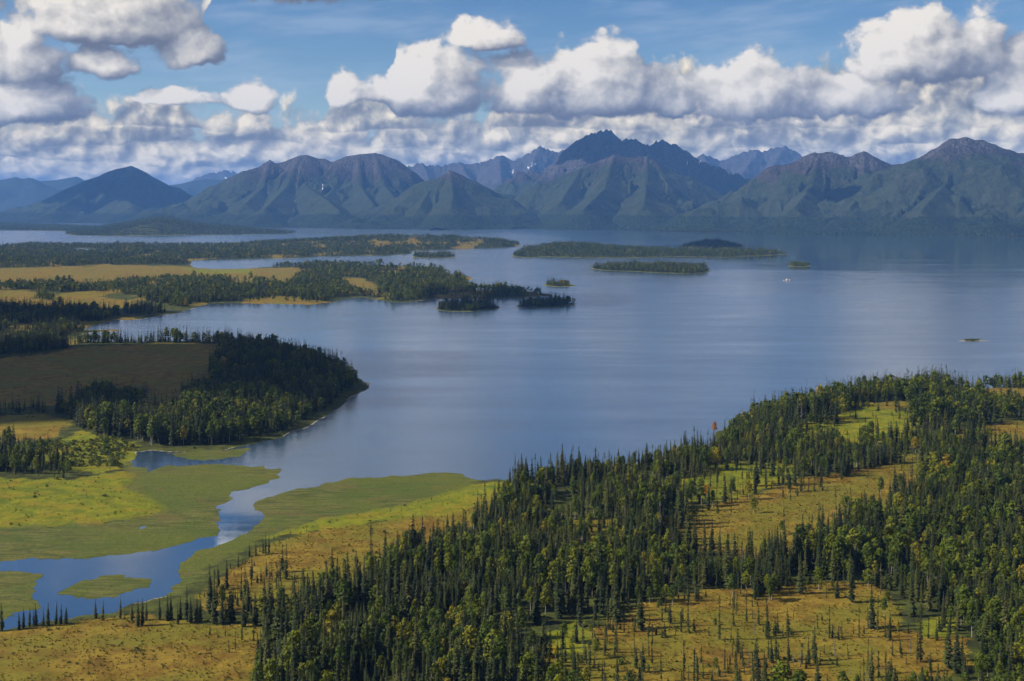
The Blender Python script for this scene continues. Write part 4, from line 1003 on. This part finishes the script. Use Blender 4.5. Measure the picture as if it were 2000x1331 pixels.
lone_xy = []
GROUPS = {k_: v_ for k_, v_ in zip(LONE, ('spruces lining the near river bank', 'small spruces in the foreground bog', 'spruces along the river channel edge'))}
for lab, pts in LONE.items():
    for nth, (a, b_, hp) in enumerate(sorted(pts)):
        x, y = ground(a, b_); x = float(x); y = float(y)
        z = float(ground_z(np.array([x]), np.array([y]))[0])
        h = hp / F * y
        tree('spruce_tree', x, y, max(z, 0.1) - 0.1, h, rnd.choice([0, 1, 2, 3, 4, 5]) if h > 6 else rnd.choice([0, 5, 6]), rnd.uniform(.8, 1.1), rnd.uniform(0, 6.28), lab + (', %s from left' % ORD[nth] if len(pts) > 1 else ''), GROUPS.get(lab))
        lone_xy.append((x, y))
def recolour(mat, v):
    return mesh_from('birch_crown', *BIR[v]['geo'], mat)
for a, b_, hp, mat, lab in ((1396, 850, 26, M_orange, 'orange birch at the water edge of the far forest corner'), (1379, 985, 30, M_orange, 'orange birch rising among spruces in the green clearing'), (1052, 1135, 38, M_yellow, 'bright yellow birch among dark spruces in the near forest'), (752, 1292, 36, M_yellow, 'bright yellow birch low in the dense foreground wood'),
                            (1262, 1000, 24, M_yellow, 'yellow birch beside the shore-side spruces'), (1985, 905, 22, M_yellow, 'yellow birch near the right edge beside the tawny clearing'), (738, 1310, 26, M_orange, 'rust orange birch beneath a yellow one in the foreground wood'), (1085, 1300, 26, M_yellow, 'small yellow birch at the edge of the bright green bog patch')):
    x, y = ground(a, b_); z = float(ground_z(np.array([x]), np.array([y]))[0])
    v = rnd.randrange(len(BIR))
    tree('birch_tree', float(x), float(y), z, hp / F * float(y), v, 1.0, rnd.uniform(0, 6), lab, None, recolour(mat, v)); lone_xy.append((float(x), float(y)))

# keep the others off the single trees
lx = np.array(lone_xy)
near_l = np.zeros(n, bool)
for x, y in lx: near_l |= (np.hypot(TX - x, TY - y) < 2.2)
pxb = TX / TY * F + 1000; pyb = HOR + F * (H - TZ) / TY; pyt = HOR + F * (H - TZ - hgt) / TY
in_view = (pxb > 8) & (pxb < 1992) & (pyt < 1305) & ~near_l
size = hgt / TY * in_view
solo = np.zeros(n, bool)
LIM = {'spruce': 300 - sum(len(v) for v in LONE.values()), 'birch': 292}
for b_flag, lim in ((False, LIM['spruce']), (True, LIM['birch'])):
    idx = np.where((is_b == b_flag) & (size > 0))[0]
    solo[idx[np.argsort(-size[idx])[:lim]]] = True
# labels: where in the wood, which row, how tall
sol = np.where(solo)[0]
def spot(i):
    x = pxb[i]
    if TG[i]: return 'in the tawny bog opening'
    if x < 640: return 'at left end of near wood'
    if x < 800: return 'in left part of near wood'
    if x < 960: return 'left of the bright green patch'
    if x < 1100: return 'just left of the tawny bog opening'
    if x < 1480: return 'at the foot of the tawny bog opening'
    if x < 1760: return 'below the tawny bog opening'
    if x < 1880: return 'just right of the tawny bog opening'
    return 'at right edge of near wood'
def row(i):
    y = pyb[i]
    return 'front row' if y > 1360 else 'second row' if y > 1310 else 'third row' if y > 1265 else 'back row'
cells = {}
for i in sol: cells.setdefault((bool(is_b[i]), row(i), spot(i), int(var[i]) > 7), []).append(i)
for (bf, rw, st, dd), members in cells.items():
    members.sort(key=lambda i: -hgt[i] / TY[i])
    kind = 'green birch' if bf else 'bare dead spruce' if dd else ('stunted spruce' if TG[members[0]] else 'dark pointed spruce')
    byx = sorted(members, key=lambda i: pxb[i])
    for rank, i in enumerate(members):
        m_ = len(members)
        if m_ == 1: lab = 'only %s %s, %s' % (kind, st, rw)
        elif rank == 0: lab = 'tallest %s %s, %s' % (kind, st, rw)
        elif rank == m_ - 1: lab = 'shortest %s %s, %s' % (kind, st, rw)
        elif i == byx[0]: lab = 'leftmost %s %s, %s' % (kind, st, rw)
        elif i == byx[-1]: lab = 'rightmost %s %s, %s' % (kind, st, rw)
        else: lab = '%s %s, %s, %s from left' % (kind, st, rw, ORD[byx.index(i)] if byx.index(i) < len(ORD) else 'late')
        grp = '%s %s, %s' % ('birches' if bf else 'spruces', st, rw)
        tree('birch_tree' if bf else 'spruce_tree', float(TX[i]), float(TY[i]), float(TZ[i]) - 0.1, float(hgt[i]), int(var[i]), float(fat[i]), float(rot[i]), lab, grp)

# ------------------------------------------------------------------ everything else: woods nobody could count
def scatter(name, label, X, Y, Z, vi, sc, rt, meshes):
    me = bpy.data.meshes.new(name + '_points'); me.vertices.add(len(X))
    me.vertices.foreach_set('co', np.stack([X, Y, Z], -1).astype(np.float32).ravel())
    at = me.attributes.new('vi', 'INT', 'POINT'); at.data.foreach_set('value', vi.astype(np.int32))
    at = me.attributes.new('sc', 'FLOAT_VECTOR', 'POINT'); at.data.foreach_set('vector', sc.astype(np.float32).ravel())
    at = me.attributes.new('rt', 'FLOAT_VECTOR', 'POINT'); at.data.foreach_set('vector', np.stack([rng.normal(0, .022, len(rt)), rng.normal(0, .022, len(rt)), rt], -1).astype(np.float32).ravel())
    o = bpy.data.objects.new(name, me); col.objects.link(o); o['kind'] = 'stuff'; o['label'] = label
    pc = bpy.data.collections.new(name + '_shapes')
    for k, m_ in enumerate(meshes):
        q = bpy.data.objects.new('%s_shape_%02d' % (name, k), m_); pc.objects.link(q)
    ng = bpy.data.node_groups.new(name + '_scatter', 'GeometryNodeTree')
    ng.interface.new_socket('Geometry', in_out='INPUT', socket_type='NodeSocketGeometry'); ng.interface.new_socket('Geometry', in_out='OUTPUT', socket_type='NodeSocketGeometry')
    N = ng.nodes.new; L = ng.links.new
    gi = N('NodeGroupInput'); go = N('NodeGroupOutput'); ip = N('GeometryNodeInstanceOnPoints'); ci = N('GeometryNodeCollectionInfo')
    ci.inputs['Collection'].default_value = pc; ci.inputs['Separate Children'].default_value = True; ci.inputs['Reset Children'].default_value = True
    L(gi.outputs[0], ip.inputs['Points']); L(ci.outputs[0], ip.inputs['Instance']); ip.inputs['Pick Instance'].default_value = True
    def na(nm, ty):
        q = N('GeometryNodeInputNamedAttribute'); q.data_type = ty; q.inputs['Name'].default_value = nm; return q.outputs['Attribute']
    L(na('vi', 'INT'), ip.inputs['Instance Index']); L(na('sc', 'FLOAT_VECTOR'), ip.inputs['Scale'])
    er = N('FunctionNodeEulerToRotation'); L(na('rt', 'FLOAT_VECTOR'), er.inputs[0]); L(er.outputs[0], ip.inputs['Rotation'])
    L(ip.outputs[0], go.inputs[0])
    o.modifiers.new('scatter', 'NODES').node_group = ng
    return o
rest = ~solo & ~near_l
def woods(name, label, mask):
    k = rest & mask
    if not k.any(): return
    for bf, kinds, base, w in ((False, SPR, 15.0, 'spruce'), (True, BIR, 12.0, 'birch')):
        q = k & (is_b == bf)
        if not q.any(): continue
        lod = np.where(TY[q] < 900, 0, np.where(TY[q] < 2300, 1, 2))
        vi = var[q] + lod * len(kinds)
        s = hgt[q] / base
        meshes = [d['lod%d' % l] for l in range(3) for d in kinds]
        scatter(w + '_' + name, label % w, TX[q], TY[q], TZ[q] - 0.1, vi, np.stack([s * fat[q], s * fat[q], s], -1), rot[q], meshes)
pxb = TX / TY * F + 1000; pyb0 = HOR + F * H / TY
near_w = (TY < 1600) & (pyb0 > 730) & ((pxb > 480) & ((TX > -120) | (TY < 720)) | (TY < 560))
isl_w = np.zeros(n, bool); o_ = len(ia[0][0]); isl_w[o_:n - len(ia[-1][0])] = True
far_w = np.zeros(n, bool); far_w[n - len(ia[-1][0]):] = True
pen_w = ~near_w & ~isl_w & ~far_w & (TY < 1660)
woods('forest', 'dense mass of %s behind the nearest trees', near_w)
woods('grove', '%s woods on the shadowed peninsula and river flats at left', pen_w)
woods('belt', '%s belts between golden bogs in the middle distance', ~near_w & ~isl_w & ~far_w & ~pen_w)
woods('cover', '%s cover of the wooded islands', isl_w)
woods('fringe', '%s fringe along the far shore under the mountains', far_w)
print('TREES', n, int(solo.sum()), [int(m_.sum()) for m_ in (near_w, pen_w, isl_w, far_w)])

# shrubs: willow scrub in swales, meadow edges and along the banks
sx = []
for d0_, d1_, sp_ in ((430, 760, 2.6), (760, 1150, 3.6)):
    xs = np.arange(-0.46 * d1_, 0.46 * d1_, sp_); ys = np.arange(d0_, d1_, sp_)
    a, b_ = np.meshgrid(xs, ys); a = (a + rng.uniform(-.5, .5, a.shape) * sp_).ravel(); b_ = (b_ + rng.uniform(-.5, .5, b_.shape) * sp_).ravel()
    k = np.abs(a) < 0.45 * b_; sx.append(np.stack([a[k], b_[k]], -1))
sx = np.concatenate(sx); a, b_ = sx[:, 0], sx[:, 1]
aw, bw = warp(a, b_)
wd = np.zeros(a.shape)
for pts, w in [(q, .10) for q in GOLD] + [(q, .06) for q in MEADOW] + [(q, 1.0) for q in BRUSH] + [([(60,872),(240,862),(268,884),(255,915),(120,915)], .9)]: wd = np.where(inside(pts, aw, bw), w, wd)
forest_in = np.zeros(a.shape, bool)
for pts, dn, bs_, hf in WOODS: forest_in |= inside(pts, aw, bw)
wd = np.where((wd == 0) & forest_in, .12, wd)
cl_ = fbm(a / 14, b_ / 14, 3, 61)
wd = np.where(wd < 0.5, wd * np.clip(0.3 + 2.2 * cl_, 0, 3), wd)
k0 = np.where(rng.random(a.shape) < wd)[0]; a, b_ = a[k0], b_[k0]
z_ = ground_z(a, b_); k = z_ > 0.3; a, b_, z_, k0 = a[k], b_[k], z_[k], k0[k]
s = (rng.gamma(4.0, 0.16, len(a)) + 0.25) * np.where(wd[k0] < 0.5, 0.45, 1.0)
scatter('willow_scrub', 'low green willow scrub on meadows and bog margins', a, b_, z_ - 0.1, rng.integers(0, 4, len(a)), np.stack([s * 1.2, s * 1.2, s], -1), rng.uniform(0, 6.28, len(a)), SHR)
print('SHRUBS', len(a))

# tussocks of sedge and dwarf heath that roughen the nearest bogs and meadows
xs = np.arange(-420, 420, 1.7); ys = np.arange(420, 900, 1.7)
a, b_ = np.meshgrid(xs, ys); a = (a + rng.uniform(-.6, .6, a.shape) * 1.7).ravel(); b_ = (b_ + rng.uniform(-.6, .6, b_.shape) * 1.7).ravel()
k = np.abs(a) < 0.44 * b_; a, b_ = a[k], b_[k]; aw, bw = warp(a, b_)
wd = np.zeros(a.shape)
for q in GOLD: wd = np.where(inside(q, aw, bw), 1.0, wd)
for q in MEADOW: wd = np.where(inside(q, aw, bw), 0.12, wd)
wd = wd * np.clip(0.55 + 1.0 * fbm(a / 9, b_ / 9, 3, 71), 0.05, 1)
k = rng.random(a.shape) < wd; a, b_ = a[k], b_[k]
z_ = ground_z(a, b_); k = z_ > 0.3; a, b_, z_ = a[k], b_[k], z_[k]
s = rng.gamma(5.0, 0.09, len(a)) + 0.2
scatter('sedge_tussocks', 'tawny sedge tussocks and dwarf heath of the nearest bogs', a, b_, z_, rng.integers(0, 4, len(a)), np.stack([s * 1.3, s * 1.3, s], -1), rng.uniform(0, 6.28, len(a)), TUS)
print('TUSSOCKS', len(a))

# low bushes on the gravel bar
poly, (X, Y, Z, sd) = ISL['bar']
m_ = (sd > 1.5) & (np.abs(X / Y * F + 1000 - 1897) < 15); ids = rng.choice(np.where(m_.ravel())[0], 40)
a, b_, z_ = X.ravel()[ids], Y.ravel()[ids], Z.ravel()[ids]; s = rng.uniform(0.7, 1.3, 40)
scatter('bar_bushes', 'dark low bushes on the gravel bar in open water', a, b_, z_ - 0.1, rng.integers(0, 4, 40), np.stack([s, s, s * 0.9], -1), rng.uniform(0, 6.28, 40), SHR)
